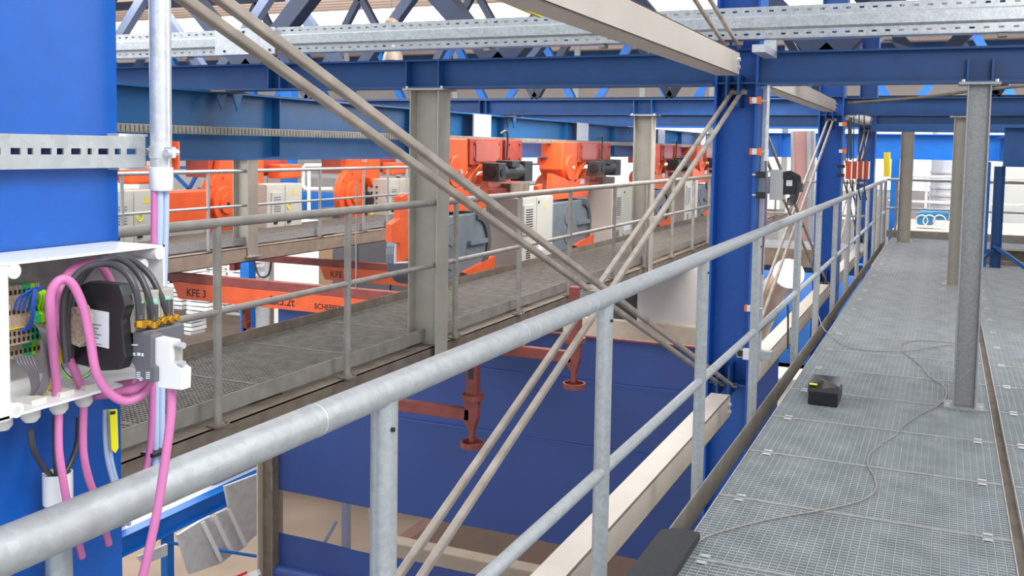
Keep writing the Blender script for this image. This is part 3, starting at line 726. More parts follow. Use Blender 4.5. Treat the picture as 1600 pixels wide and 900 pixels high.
p = at(897, 598, Y=8.4); hook_arm('oxide red hook with round foot hanging right of the first one', p.x, 8.4, p.z, .8, .95)
p = at(385, 535, Y=9.4); hook_arm('oxide red hook below the KFE 3 bar in front of the blue post', p.x, 9.4, p.z, -2.6, .6)

# ================================================================== BLUE CURTAIN
YC = 9.2
x0 = at(435, 700, Y=YC).x; x1 = CX + .0
zt = -.30; z1 = at(435, 765, Y=YC).z; z2 = at(435, 832, Y=YC).z; z3 = at(435, 885, Y=YC).z
def sheet(a, b, zl, zh, y, nx=60, amp=.012):
    mb = MB(); vs = []; nz = 6
    for j in range(nz + 1):
        for i in range(nx + 1):
            x = a + (b - a) * i / nx; z = zl + (zh - zl) * j / nz
            vs.append((x, y + amp * math.sin(x * 2.1 + z * .6) + amp * .5 * math.sin(x * 5.3 + 1 + z), z))
    fs = [(j * (nx + 1) + i, j * (nx + 1) + i + 1, (j + 1) * (nx + 1) + i + 1, (j + 1) * (nx + 1) + i) for j in range(nz) for i in range(nx)]
    n = len(vs); vs += [(v[0], v[1] + .004, v[2]) for v in vs]; fs += [tuple(k + n for k in reversed(f)) for f in fs]
    return mb.add(vs, fs)
t = thing('tarpaulin_curtain', 'large blue tarpaulin roller curtain with a clear window strip below the railing', 'curtain', ((x0 + x1) / 2, YC, z3))
sheet(x0, x1, z1, zt, YC).build('upper_sheet', TARP, t, shade=True)
sheet(x0, x1, z2, z1, YC).build('clear_window', CLEAR, t, shade=True)
sheet(x0, x1, z3 - .02, z2, YC, amp=.02).build('lower_sheet', TARP, t, shade=True)
MB().tube([(x0 - .05, YC, z3 - .06), (x1, YC, z3 - .06)], .09, 20).build('roller', TARP, t, shade=True)
mb = MB()
for z in (-.75, -1.42): mb.box(x0, x1, YC - .022, YC - .019, z, z + .008)
mb.build('weld_seam', mat('tarpaulin_seam', (52, 80, 160), .5), t)
MB().box(x0, x1, YC - .03, YC + .02, zt, zt + .015).build('top_rail', OXIDE, t)
t = thing('curtain_frame', 'grey steel guide post at the left edge of the blue curtain', 'frame post', (x0 - .12, YC, -6))
MB().box(x0 - .24, x0 - .225, YC - .1, YC + .1, -4.0, -1.4).build('outer_flange', CREAM, t)
MB().box(x0 - .225, x0 - .03, YC, YC + .02, -4.0, -1.4).build('web', DIRTY, t)
MB().box(x0 - .03, x0 - .01, YC - .1, YC + .1, -4.0, -1.4).build('inner_flange', DIRTY, t)
# barrier spool at its foot
t = thing('barrier_clamp', 'small red and white clamp at the foot of the curtain post', 'clamp', (x0 - .15, YC - .3, z3 - .1))
MB().bar((x0 - .35, YC - .3, z3 - .12), (x0 - .05, YC - .3, z3 + .04), .05, .06).build('white_arm', WHITEP, t)
MB().bar((x0 - .42, YC - .34, z3 - .1), (x0 - .2, YC - .34, z3 + .02), .03, .03).build('red_arm', mat('red_paint', (206, 40, 40), .5), t)
# tank behind the curtain
t = thing('dip_tank', 'rust streaked tank with a cream rim seen through the clear curtain strip', 'tank', (-3, 12, -6))
MB().box(-6.8, 1.5, 11.2, 11.3, -6, -3.95).build('front_wall', RUST, t)
MB().box(-6.8, 1.5, 11.05, 11.3, -3.95, -3.75).build('rim', CREAM, t, bevel=.02)
MB().box(-6.8, 1.5, 14.2, 14.3, -6, -3.2).build('rear_wall', RUST, t)
MB().box(-6.9, -6.7, 11.2, 14.3, -6, -3.95).build('end_wall', RUST, t)
MB().box(1.4, 1.5, 11.2, 14.3, -6, -3.95).build('end_wall', RUST, t)

# ================================================================== LOWER LEFT PLATFORM
t = thing('blue_platform', 'blue steel platform edge beam on slim posts at the lower left', 'platform', (-8.6, 8, -6))
hsec(MB(), 'y', 5.5, 13.5, -8.6, -3.1, .16, .24, .012, .01).build('edge_beam', BLUEB, t)
for y in (7.2, 8.7, 10.2, 11.7, 13.2): MB().box(-8.6, -8.5, y, y + .012, -3.2, -2.98).build('stiffener', BLUEB, t)
for y in (8.95, 12.9): MB().box(-8.66, -8.56, y, y + .12, -6, -3.22).build('post', BLUEB, t)
MB().box(-9.5, -8.68, 5.5, 13.5, -3.02, -2.98).build('deck', SHEETW, t)
for i, y in enumerate((7.2, 10.0, 12.2)): MB().prism([(-9.3, y, -2.98), (-8.75, y, -2.98), (-8.8, y, -2.5), (-9.2, y, -2.4)], (0, 1.3, 0)).build('machine_housing', BLUEB, t, bevel=.03)
MB().tube([(-8.6, 8.9, -3.3), (-7.4, 11.5, -4.5)], .02, 8).build('tie_rod', BLUEB, t)
MB().tube([(-7.6, 9.3, -5.0), (-7.2, 10.6, -3.4)], .025, 8).build('tie_rod', BLUEB, t)
MB().tube([(-7.9, 10.3, -4.1), (-6.9, 10.3, -4.35)], .02, 8).build('tie_rod', BLUEB, t)
# inclined sheet bundles leaning at the platform
def sheetpile(px, label):
    t = thing('sheet_metal_flap', label, 'sheet metal', at(px[0][0], px[0][1], X=-8.3))
    q = [at(a, b, X=-8.3) for a, b in px]
    MB().prism(q, (-.04, 0, 0)).build('sheet', SHEET, t)
    return t, q
t, q = sheetpile([(278, 836), (312, 815), (346, 880), (297, 897)], 'wide grey sheet metal flap hanging under the blue platform edge')
t, q = sheetpile([(312, 815), (330, 806), (366, 864), (346, 880)], 'grey sheet flap with a white stripe left of the striped pair')
MB().prism([at(313, 817, X=-8.28), at(319, 814, X=-8.28), at(348, 874, X=-8.28), at(343, 879, X=-8.28)], (.01, 0, 0)).build('white_stripe', SHEETW, t)
MB().prism([at(331, 807, X=-8.28), at(337, 804, X=-8.28), at(364, 862, X=-8.28), at(359, 866, X=-8.28)], (.01, 0, 0)).build('white_stripe', SHEETW, t)
t, q = sheetpile([(338, 803), (358, 794), (386, 853), (369, 864)], 'narrow grey sheet flap with a white stripe next to the round spool')
MB().prism([at(354, 796, X=-8.28), at(359, 794, X=-8.28), at(386, 851, X=-8.28), at(381, 856, X=-8.28)], (.01, 0, 0)).build('white_stripe', SHEETW, t)
t, q = sheetpile([(352, 760), (405, 740), (408, 830), (385, 850), (358, 790)], 'shiny sheet metal curve behind the flaps at the curtain post')
t, q = sheetpile([(216, 870), (262, 850), (262, 868), (225, 882)], 'small grey sheet metal flap left of the slim blue post')

# ================================================================== FAR LEFT BACKGROUND
t = thing('white_partition', 'white partition panel with a grey edge below the back catwalk', 'partition', (-14.5, 19, -6))
p0 = at(402, 385, Y=19); p1 = at(498, 470, Y=19)
MB().box(p0.x + .5, p1.x, 19, 19.15, -6, -.2).build('panel', WHITEW, t)
MB().tube([(p0.x + .22, 18.9, -6), (p0.x + .22, 18.9, -.2)], .2, 20).build('round_duct', GALV, t, shade=True)
t = thing('dark_shed', 'dark grey panelled shed wall behind the KFE 7 bar', 'shed', (-11.5, 18.5, -6))
a = at(500, 400, Y=18.8).x; b = -2.4
MB().box(a, a + .35, 18.8, 18.9, -6, .0).build('door_frame', mat('ochre_panel', (120, 96, 70), .6), t)
MB().box(a + .35, -6.2, 18.8, 18.95, -6, .0).build('panel', DARKP, t)
MB().box(a, -6.2, 18.7, 21, -.0, .12).build('roof', DARKP, t)
for i in range(6): MB().box(a + 1 + i * .9, a + 1.02 + i * .9, 18.77, 18.8, -6, 0).build('joint_strip', DARK, t)
t = thing('cream_wall', 'cream concrete parapet with a white panel on it, right of the hooks', 'wall', (-4.5, 15.5, -6))
a = at(880, 500, Y=15.5).x; zt_ = at(1000, 505, Y=15.5).z
MB().box(a, -3.05, 15.5, 15.8, -6, zt_).build('parapet', CREAM, t)
a2 = at(998, 450, Y=15.6).x
MB().box(a2, -3.05, 15.55, 15.62, zt_ + .03, -.25).build('white_panel', WHITEW, t)
MB().box(a - 2.5, a2 - .06, 15.7, 15.75, -3, -.25).build('dark_gap_panel', DARKP, t)
MB().box(a, -3.05, 15.47, 15.5, zt_ - .42, zt_ - .39).build('rim_strip', OXIDE, t)
for (px_, w_, la) in ((375, 13, 'bright blue post under the back catwalk, left of the white partition'),):
    a = at(px_, 450, Y=15); b = at(px_ + w_ + 1, 450, Y=15)
    tag(MB().box(a.x, b.x, 15, 15.2, -6, -.2).build('blue_post', BLUEB), la, 'post')
tag(MB().tube([at(395, 400, Y=12.9), at(402, 425, Y=12.9), at(410, 433, Y=12.9), at(420, 428, Y=12.9), at(424, 408, Y=12.9)], .018, 8, smooth=5).build('hanging_cable', BLKC, shade=True),
    'black cable hanging in a loop from the end of the KFE 7 bar', 'cable')
# stacks of white boards
random.seed(3)
sp = [(282, 424, 8), (312, 424, 8), (345, 430, 8), (372, 425, 6), (268, 460, 9), (284, 500, 4), (308, 470, 9), (336, 466, 8), (362, 470, 8), (262, 420, 7)]
for i, (px_, py_, n) in enumerate(sp):
    y = 16.7 + (i % 3) * .65; c = at(px_, py_ + 22, Y=y); w_ = .30
    nm = ['left', 'right'][i % 2]
    t = thing('board_stack', 'stack of white galvanized boards in the storage area at left, under the back catwalk', 'board stack', (c.x, y, c.z), 'stacks of white boards')
    for k in range(n):
        dz = k * .1; j = random.uniform(-.03, .03)
        MB().box(c.x - w_ + j, c.x + w_ + j, y, y + .5, c.z + dz, c.z + dz + .07).build('board', SHEETW if k % 3 else SHEET, t)
t = thing('storage_rack', 'white storage floor and rails carrying the board stacks', 'rack', (-13, 18, -6))
MB().box(-17, -9.5, 16.5, 18.6, -4.2, -4.0).build('deck', SHEETW, t)
for x in (-16, -13, -10.5): MB().box(x, x + .15, 16.6, 16.75, -6, -4.2).build('leg', GALV, t)
MB().tube([(-17, 16.2, -3.1), (-9.6, 16.2, -3.1)], .07, 14).build('rail', SHEETW, t)
# far handrails / blue tower / pale equipment behind the back hoists
t = thing('access_tower', 'bright blue tower column behind the back hoists', 'tower', (-17.9, 24, -6))
a = at(438, 260, Y=24); MB().box(a.x, a.x + .42, 24, 24.3, -6, 4.5).build('column', BLUEB, t)
MB().bar((a.x + .4, 24.1, .1), (a.x + 3, 24.1, .1), .1, .1).build('strut', BLUEB, t)
t = thing('far_railing', 'white tube railing far behind the middle back hoist', 'railing', (-15.5, 22, -.5))
q = [at(520, 258, Y=22), at(478, 258, Y=22), at(474, 262, Y=22), at(474, 290, Y=22), at(478, 295, Y=22), at(520, 295, Y=22)]
MB().tube(q, .05, 8).build('loop', WHITEP, t, shade=True)
MB().tube([at(483, 265, Y=22), at(483, 335, Y=22)], .05, 8).build('post', WHITEP, t)
t = thing('far_lattice', 'thin blue lattice struts against the bright windows at left', 'lattice', (-21, 26, 0))
for a_, b_ in (((270, 270), (300, 300)), ((310, 268), (292, 302)), ((500, 240), (518, 262)), ((530, 240), (512, 265)), ((455, 275), (480, 330)), ((270, 262), (320, 262))):
    MB().bar(at(*a_, Y=26), at(*b_, Y=26), .1, .1).build('strut', BLUEB, t)
tag(MB().box(-27, -12, 30, 30.3, -.9, -.2).build('far_gallery_beam', BLUEB), 'blue gallery beam far behind the back hoists', 'beam')
t = thing('wall_frame', 'white lattice window frame far behind the crane runways', 'frame', (-16, 31, -6))
for x in [-30 + 2.3 * i for i in range(13)]: MB().box(x, x + .18, 31, 31.1, -6, 5.4).build('mullion', CABG, t)
for z in (.3, 2.6): MB().box(-30, -1.5, 31, 31.08, z, z + .15).build('transom', CABG, t)

# ================================================================== ROOF TRUSSES
def truss(y, z0, z1, x_start, n, period, label, wd=.13, m=TRUSSM):
    t = thing('roof_truss', label, 'truss', (x_start, y, z0))
    MB().box(x_start - 2, x_start + n * period, y - .08, y + .08, z0 - .12, z0).build('bottom_chord', m, t)
    MB().box(x_start - 2, x_start + n * period, y - .1, y + .1, z1, z1 + .2).build('top_chord', m, t)
    for i in range(n):
        xb = x_start + i * period
        MB().bar((xb, y, z0), (xb + period / 2, y, z1), wd, wd, YA).build('diagonal', m, t)
        MB().bar((xb, y, z0), (xb - period / 2, y, z1), wd, wd, YA).build('diagonal', m, t)
    return t
truss(9.0, 2.42, 4.0, -7.2 - 3.2 * 2, 8, 3.15, 'nearest blue lattice roof truss behind the slotted channel', .19)
truss(15.0, 2.75, 4.6, -9.9 - 3.2 * 2, 8, 3.2, 'second blue lattice roof truss behind the nearest one', .18)
truss(21.0, 2.75, 5.3, -12 - 3.2 * 3, 10, 3.2, 'third blue lattice roof truss, deeper in the hall', .16)
truss(30.0, 2.4, 5.2, -30, 14, 3.2, 'rearmost pale blue lattice roof truss', .22, BLUEB)
t = thing('pendant_lamp', 'grey bell-shaped hall lamp hanging behind the slotted channel', 'lamp', (-8.46, 14, 2.85))
c = at(614, 95, Y=14)
MB().tube([c + ZA * .0, c + ZA * .1, c + ZA * .2, c + ZA * .27], [.17, .155, .1, .05], 24).build('shade', LAMPG, t, shade=True)
MB().tube([c + ZA * .27, c + ZA * .42], .06, 16).build('socket', GALVB, t)
c2 = at(612, 33, Y=14)
MB().tube([c2 - ZA * .06, c2, c2 + ZA * .05], [.12, .12, .04], 20).build('ballast', LAMPG, t, shade=True)
MB().tube([c2, c2 + ZA * 1.7], .008, 6).build('cord', DARK, t)
MB().tube([c2, c + ZA * .4], .03, 8).build('stem', LAMPG, t)
tag(MB().box(-3.1, -2.6, 4.7, 7.0, 2.60, 2.62).build('yellow_strip', YELP), 'yellow edge strip beside the upper beige channel', 'strip') if False else None
q = [at(788, 0, Y=5.6), at(845, 24, Y=6.1)]
tag(MB().bar(q[0], q[1], .03, .03).build('yellow_rail', YELP), 'yellow rail just left of the upper beige channel', 'rail')

# ================================================================== MIDDLE COLUMN FITTINGS
XF = CX + .15
t = thing('sensor_conduit', 'galvanized conduit pipe standing beside the middle blue column', 'conduit', (XF + .03, 6.9, .9))
cx = XF + .07
p = at(1197, 240, Y=6.8); cx = p.x
MB().tube([(cx, 6.8, p.z), (cx, 6.8, 2.05)], .014, 12).build('pipe', GALVB, t, shade=True)
MB().tube([(cx, 6.8, p.z - .05), (cx, 6.8, p.z + .03)], .018, 12).build('end_sleeve', WHITEP, t, shade=True)
tag(MB().tube([(cx, 6.8, p.z - .03), (cx + .01, 6.8, p.z - .4), (cx - .0, 6.8, p.z - .7), (cx, 6.82, .75)], .007, 8, smooth=5).build('conduit_cable', mat('dull_mauve_cable', (120, 96, 112), .5), shade=True), 'mauve cable coming out of the conduit at the middle column', 'cable')
hsec(MB(), 'z', .3, 2.0, XF + .02, 7.0, .04, .04, .004, .004)
tag(MB().box(XF + .003, XF + .045, 6.98, 7.02, .0, 2.04).build('mounting_channel', SHEET), 'upright bright mounting channel on the right flange of the middle column', 'channel')
for (px_, py_, la) in ((1182, 157, 'upper orange light sensor on the middle column'), (1182, 237, 'middle orange light sensor on the middle column'), (1174, 482, 'lowest orange light sensor, near the bottom of the middle column')):
    c = at(px_, py_, Y=6.77)
    t = thing('light_sensor', la, 'sensor', c)
    MB().box(c.x + .008, c.x + .034, c.y - .025, c.y + .025, c.z - .026, c.z + .026).build('body', SENSO, t, bevel=.005)
    MB().box(c.x - .03, c.x + .008, c.y - .022, c.y + .022, c.z - .022, c.z + .022).build('clear_cap', SHEET, t, bevel=.006)
    MB().box(c.x - .045, c.x - .03, c.y - .024, c.y + .024, c.z - .024, c.z + .024).build('lens_ring', SENSO, t, bevel=.006)
    MB().tube([(c.x + .03, c.y, c.z), (c.x + .07, c.y + .03, c.z)], .008, 8).build('stub', GALVB, t)
for (px_, py_, la) in ((1186, 273, 'upper black push switch on the middle column'), (1186, 305, 'lower black push switch on the middle column')):
    c = at(px_, py_, Y=6.77)
    t = thing('limit_switch', la, 'switch', c)
    MB().box(c.x - .02, c.x + .04, c.y - .02, c.y + .03, c.z - .022, c.z + .022).build('body', DARK, t, bevel=.004)
    MB().tube([(c.x - .045, c.y, c.z), (c.x - .02, c.y, c.z)], .008, 8).build('plunger', GALVB, t)
# small open box and black module right of the column
c = at(1207, 290, Y=6.9)
t = thing('small_junction_box', 'small open grey box with a black module, right of the middle column', 'junction box', (c.x, c.y, c.z - .1))
MB().box(c.x - .02, c.x + .07, 6.9, 7.0, c.z - .1, c.z + .11).build('housing', CABG, t, bevel=.004)
MB().box(XF - .0, c.x - .015, 6.94, 6.98, c.z - .06, c.z + .06).build('mounting_bracket', GALV, t)
MB().box(c.x + .07, c.x + .16, 6.92, 6.99, c.z - .06, c.z + .07).build('module', DARK, t, bevel=.004)
MB().box(c.x + .09, c.x + .13, 6.915, 6.92, c.z - .0, c.z + .04).build('label_plate', STICK, t)
for k in range(5):
    MB().tube([(c.x + .07, 6.9, c.z + .09 - k * .01), (c.x + .13 + k * .01, 6.88, c.z + .1 - k * .005), (c.x + .17 + .004 * k, 6.9, c.z + .02), (c.x + .16, 6.9, c.z - .05 - k * .015), (c.x + .1, 6.9, c.z - .09 - k * .01)], .005, 6, smooth=5).build('wire', BLKC, t)
MB().box(c.x + .15, c.x + .2, 6.93, 6.98, c.z - .04, c.z + .02).build('plug', CONG, t)
# orange relay boxes by second column
t = thing('relay_box_row', 'row of small orange relay boxes with white stripes beside the second column', 'relay boxes', at(1335, 290, Y=13))
for i in range(4):
    c = at(1322 + i * 9, 252, Y=12.7 + .03 * i); d = at(1329 + i * 9, 280, Y=12.7 + .03 * i)
    bx = MB().box(c.x, d.x, c.y, c.y + .1, d.z, c.z).build('relay_box', mat('relay_orange_%d' % i, (196, 70, 34), .5) if i == 0 else bpy.data.materials['relay_orange_0'], t)
    MB().box(d.x, d.x + .014, c.y - .002, c.y + .1, d.z, c.z).build('white_edge', SHEETW, bx)
c = at(1313, 260, Y=12.7); MB().box(c.x - .04, c.x + .05, 12.7, 12.78, c.z - .02, c.z + .02).build('bracket', DARK, t)
MB().box(c.x - .04, c.x + .05, 12.7, 12.78, c.z - .13, c.z - .09).build('bracket', DARK, t)
for i in range(4):
    a = at(1324 + i * 9, 250, Y=12.74); MB().tube([a, a + ZA * .03, a + ZA * (.5 + .04 * i) + XA * -.01 * i], .008, 6, smooth=4).build('lead', BLKC, t)
    a = at(1324 + i * 9, 281, Y=12.74); MB().tube([a, a - ZA * .12, a - ZA * .25 + XA * .03], .01, 6, smooth=4).build('lead', BLKC, t)
c = at(1338, 183, Y=12.8); d = at(1360, 188, Y=12.8)
t = thing('spot_lamp', 'white rod shaped lamp fixed to the second column under the beam', 'lamp', c)
MB().tube([c, (c + d) / 2, d], [.03, .045, .045], 14).build('tube', WHITEP, t, shade=True)
MB().tube([d, d + Vector((.02, 0, -.01))], .04, 14).build('cap', DIRTY, t)
tag(MB().tube([at(1362, 195, Y=12.8), at(1361, 225, Y=12.8), at(1350, 245, Y=12.8), at(1344, 252, Y=12.8)], .006, 6, smooth=5).build('lamp_lead', BLKC, shade=True), 'thin lead hanging from the rod lamp to the orange boxes', 'cable')
for (px_, py_, la) in ((1316, 194, 'upper orange sensor on the second column'), (1316, 236, 'lower orange sensor on the second column')):
    c = at(px_, py_, Y=12.7); t = thing('light_sensor', la, 'sensor', c)
    MB().box(c.x, c.x + .05, c.y, c.y + .05, c.z - .025, c.z + .025).build('body', SENSO, t)
    MB().box(c.x - .04, c.x, c.y, c.y + .05, c.z - .022, c.z + .022).build('clear_cap', SHEET, t)
tag(MB().tube([at(1329, 184, Y=12.7), at(1329, 250, Y=12.7)], .016, 8).build('riser_pipe', DARKM), 'thin dark riser pipe between the orange boxes and the beam', 'pipe')
tag(MB().tube([at(1325, 161, Y=11), at(1440, 152, Y=10.5), at(1520, 142, Y=9.4), at(1610, 133, Y=8.6)], .014, 8, smooth=6).build('slack_cable', DIRTY, shade=True), 'brown cable sagging under the near beam toward the upper right', 'cable')
# square tube arm with white connector near the middle column foot
c = at(1166, 552, Y=7.0); a_ = at(1165, 553, X=XF + .03)
t = thing('bracket_arm', 'grey square tube arm with a white connector beside the middle column', 'bracket', a_)
MB().box(a_.x - .06, a_.x + .17, a_.y, a_.y + .06, a_.z - .03, a_.z + .03).build('square_tube', GALV, t, bevel=.003)
MB().box(a_.x - .055, a_.x - .0, a_.y - .002, a_.y, a_.z - .02, a_.z + .02).build('opening', DARK, t)
MB().box(a_.x - .01, a_.x + .07, a_.y - .05, a_.y - .002, a_.z - .03, a_.z + .04).build('connector', WHITEP, t, bevel=.004)
tag(MB().tube([at(1175, 545, X=-1.12), at(1180, 525, X=-1.12), at(1200, 505, X=-1.13), at(1213, 495, X=-1.14), at(1218, 478, X=-1.14), at(1226, 472, X=-1.14), at(1231, 480, X=-1.14), at(1231, 545, X=-1.14)], .008, 8, smooth=6).build('black_lead', BLKC, shade=True), 'black lead looping from the white connector behind the railing', 'cable')
t = thing('big_round_duct', 'pale round duct elbow seen between the railing posts', 'duct', (-2.4, 15.5, -1))
a = at(1232, 428, Y=14.5); b = at(1205, 460, Y=15.5)
MB().tube([a, a + (b - a) * .5, b, b + Vector((-.4, .5, -1.0))], .2, 20, cap=True, smooth=5).build('tube', mat('pale_salmon_duct', (226, 200, 178), .45), t, shade=True)
d = (a - b).normalized()
MB().tube([a - d * .02, a + d * .03], .225, 24).build('flange', WHITEP, t, shade=True)
t = thing('pale_lower_deck', 'white lower floor deck seen far below between the railing posts', 'deck', (-2, 18, -2.6))
MB().box(-3.0, -0.2, 15.9, 18.8, -2.7, -2.6).build('slab', SHEETW, t)
for q_ in (16.2, 17.5): MB().box(-2.6, -1.9, q_, q_ + .8, -2.6, -2.1).build('pale_housing', CABG, t, bevel=.03)
MB().box(-1.7, -1.5, 16.2, 16.4, -2.6, -1.5).build('blue_bin', BLUEB, t)
t = thing('reflective_pipe_group', 'tall pale red and silver pipes behind the second column', 'pipes', (-3, 22, -3))
for px_, m_, r_ in ((1252, mat('pale_red_pipe', (226, 176, 168), .3), .14), (1266, GALVB, .11), (1240, GALVB, .06)):
    a = at(px_, 205, Y=21); b = at(px_, 410, Y=21)
    MB().tube([b, a], r_, 14).build('pipe', m_, t, shade=True)
t = thing('inner_catwalk', 'dull grey cross catwalk behind the columns, level with the walkway', 'catwalk', (-3.5, 18.2, -.3))
MB().box(-3.6, -1.55, 17, 17.1, -.35, -.05).build('edge_beam', DIRTY, t)
MB().box(-3.6, -1.2, 17, 18, -.05, .0).build('deck', GRATE, t)
for z in (.55, 1.1): MB().tube([(-3.6, 17.05, z), (-1.2, 17.05, z)], .022, 8).build('rail', GALVD, t)
for x in (-3.3, -2.4, -1.8): MB().tube([(x, 17.05, 0), (x, 17.05, 1.1)], .02, 8).build('post', GALVD, t)
MB().box(-3.6, -1.2, 17.5, 17.8, -2.2, -.35).build('blue_wall', BLUED, t)

# ================================================================== RIGHT BACKGROUND BEYOND END RAILING
t = thing('ventilation_duct', 'tall silver ribbed duct beyond the end railing', 'duct', (-.2, 28, -.5))
a = at(1473, 350, Y=28); MB().tube([(a.x, 28, -1.4), (a.x, 28, 2.2)], .36, 28).build('shaft', GALVB, t, shade=True)
for i in range(9): MB().tube([(a.x, 28, -.5 + i * .2), (a.x, 28, -.44 + i * .2)], .385, 28).build('rib', GALVB, t, shade=True)
t = thing('yellow_pipe', 'yellow upright pipe beyond the far railing corner', 'pipe', at(1386, 276, Y=22.5))
MB().tube([at(1386, 276, Y=22.5), at(1386, 238, Y=22.5)], .07, 12).build('shaft', YELP, t, shade=True)
t = thing('blue_support', 'bright blue post beyond the far railing corner', 'post', at(1396, 380, Y=24))
a = at(1391, 300, Y=23.5); MB().box(a.x, a.x + .17, 23.5, 23.65, -3, 1.5).build('shaft', BLUEB, t)
t = thing('blue_barrels', 'pair of blue cylinders lying beyond the end railing', 'cylinders', (-.5, 24, .1))
for px_ in (1450, 1470):
    a = at(px_, 335, Y=23); MB().tube([a - XA * .16, a + XA * .16], .12, 18).build('cylinder', mat('barrel_blue%d' % px_, (60, 140, 190), .35), t, shade=True)
a = at(1433, 340, Y=23); MB().box(a.x, a.x + .35, 22.9, 23.2, a.z - .15, a.z + .1).build('base_box', bpy.data.materials['barrel_blue1450'], t)
t = thing('hose_loops', 'white hose loops in front of the blue cylinders', 'hose', at(1450, 345, Y=22.6))
for px_ in (1440, 1452, 1468):
    ci = circ(at(px_, 345, Y=22.6), .12, XA, ZA, 16); MB().tube(ci + [ci[0]], .014, 6, cap=False).build('loop', WHITEP, t)
t = thing('far_platform', 'cream edged platform beyond the end railing', 'platform', (1, 22.5, -.3))
MB().box(-1.0, 7, 22.2, 26, -.2, -.02).build('edge', CREAM, t)
MB().tube([(-1.2, 24.2, 1.08), (7, 24.2, 1.08)], .03, 10).build('rail', WHITEP, t)
MB().tube([(-1.2, 24.2, .5), (7, 24.2, .5)], .03, 10).build('rail', WHITEP, t)
for x in (-.4, .9, 2.6): MB().tube([(x, 24.2, -.02), (x, 24.2, 1.08)], .03, 10).build('post', WHITEP, t)
a = at(1500, 300, Y=27)
tag(MB().box(.3, 6, 29, 29.2, -3, 2.4).build('pale_cabinet_wall', CABG), 'pale grey cladding seen right of the silver duct', 'cladding')

# ================================================================== FOREGROUND: JUNCTION BOX
CF = CX + .15      # column flange face, X = -1.2
# strut channel across the column, carrying the conduit
t = thing('strut_channel', 'galvanized slotted strut fixed across the near blue column', 'strut channel', (CF, 1.0, 1.55))
zt_, zb_ = 1.605, 1.56
mb = MB()
y = .80
mb.box(CF + .026, CF + .029, .80, 1.185, 1.5875, zt_); mb.box(CF + .026, CF + .029, .80, 1.185, zb_, 1.5785)
slots = [(.912, .924, 1), (.939, .955, 0), (.966, .975, 1), (.988, 1.006, 0), (1.015, 1.027, 1), (1.04, 1.058, 0), (1.07, 1.078, 1), (1.09, 1.11, 0), (1.122, 1.134, 1), (1.146, 1.166, 0)]
pv = .80
for a, b, k_ in slots:
    mb.box(CF + .026, CF + .029, pv, a, 1.5785, 1.5875); pv = b
mb.box(CF + .026, CF + .029, pv, 1.185, 1.5785, 1.5875)
mb.box(CF + .001, CF + .029, .80, 1.185, zt_, zt_ + .002).box(CF + .001, CF + .029, .80, 1.185, zb_ - .002, zb_)
mb.build('rail', GALV, t)
MB().box(CF - .0, CF + .024, 1.135, 1.195, zt_ + .002, zt_ + .006).box(CF - .0, CF + .024, 1.135, 1.195, zb_ - .006, zb_ - .002).build('end_bracket', GALVB, t)
# conduit pipe
PX, PY = -1.15, 1.197
zc = at(248, 262, X=PX).z; zc2 = at(248, 298, X=PX).z
t = thing('upright_conduit', 'bright galvanized conduit pipe at top left with a white end sleeve', 'conduit', (PX, PY, zc2))
MB().tube([(PX, PY, zc - .01), (PX, PY, 2.6)], .0168, 28).build('pipe', GALVB, t, shade=True)
MB().tube([(PX, PY, zc2), (PX, PY, zc2 + .003), (PX, PY, zc), (PX, PY, zc + .001)], [.0165, .0185, .0185, .0165], 28).build('sleeve', WHITEP, t, shade=True)
t = thing('pipe_clamp', 'galvanized pipe clamp holding the upright conduit to the strut', 'clamp', (PX, PY, 1.57))
MB().tube([(PX, PY, 1.573), (PX, PY, 1.592)], .0185, 28).build('band', GALVB, t, shade=True)
for s in (-1, 1):
    MB().box(PX + s * .018 - .002 if s > 0 else PX - .034, PX + .034 if s > 0 else PX - .016, PY - .002 - s * .008, PY + .004 - s * .008, 1.574, 1.591).build('ear', GALVB, t)
    MB().tube([(PX + s * .027, PY - .012 - s * .006, 1.5825), (PX + s * .027, PY + .012 - s * .006, 1.5825)], .006, 8).build('screw', GALVB, t)
MB().box(PX + .006, PX + .02, PY + .016, PY + .02, 1.555, 1.6).build('orange_insert', ORANGE, t)

BX0, BX1 = CF + .001, -1.09
YL, YR = .868, 1.14; ZT, ZB = 1.442, 1.24; th = .0035
t = thing('junction_box', 'open white plastic junction box full of cables on the near blue column', 'junction box', (BX0, (YL + YR) / 2, ZB))
mb = MB()
mb.box(BX0, BX0 + th, YL - .03, YR, ZB, ZT).box(BX0, BX1, YL - .03, YR, ZT - th, ZT).box(BX0, BX1, YL - .03, YR, ZB, ZB + th)
mb.box(BX0, BX1, YR - th, YR, ZB, ZT)
mb.build('shell', WHITEP, t)
mb = MB()
mb.box(BX1 - .05, BX1, YL - .03, YL + .001, ZB - .004, ZT + .001)
mb.build('left_rim', WHITEP, t, bevel=.004)
for yy, zz in ((YL + .008, ZT - .012), (YR - .01, ZT - .012), (YL + .008, ZB + .008)):
    b_ = MB().tube([(BX1 - .06, yy, zz), (BX1 + .0005, yy, zz)], .010, 18).build('screw_boss', WHITEP, t, shade=True)
    MB().tube([(BX1 + .0003, yy, zz), (BX1 + .0012, yy, zz)], .005, 14).build('screw_hole', OFFW, b_)
MB().tube([(BX1 - .06, YR - .022, ZT - .03), (BX1 - .02, YR - .022, ZT - .03)], .009, 14).build('inner_boss', WHITEP, t, shade=True)
MB().box(BX0 + th, BX0 + th + .004, YL + .01, YR - .01, ZB + .02, ZT - .02).build('mounting_plate', mat('mounting_plate_grey', (170, 166, 166), .5, var=.15, scale=40), t)
MB().box(BX0 + th + .004, BX0 + .022, YL, YR - .02, 1.335, 1.365).build('din_rail', GALVB, t)
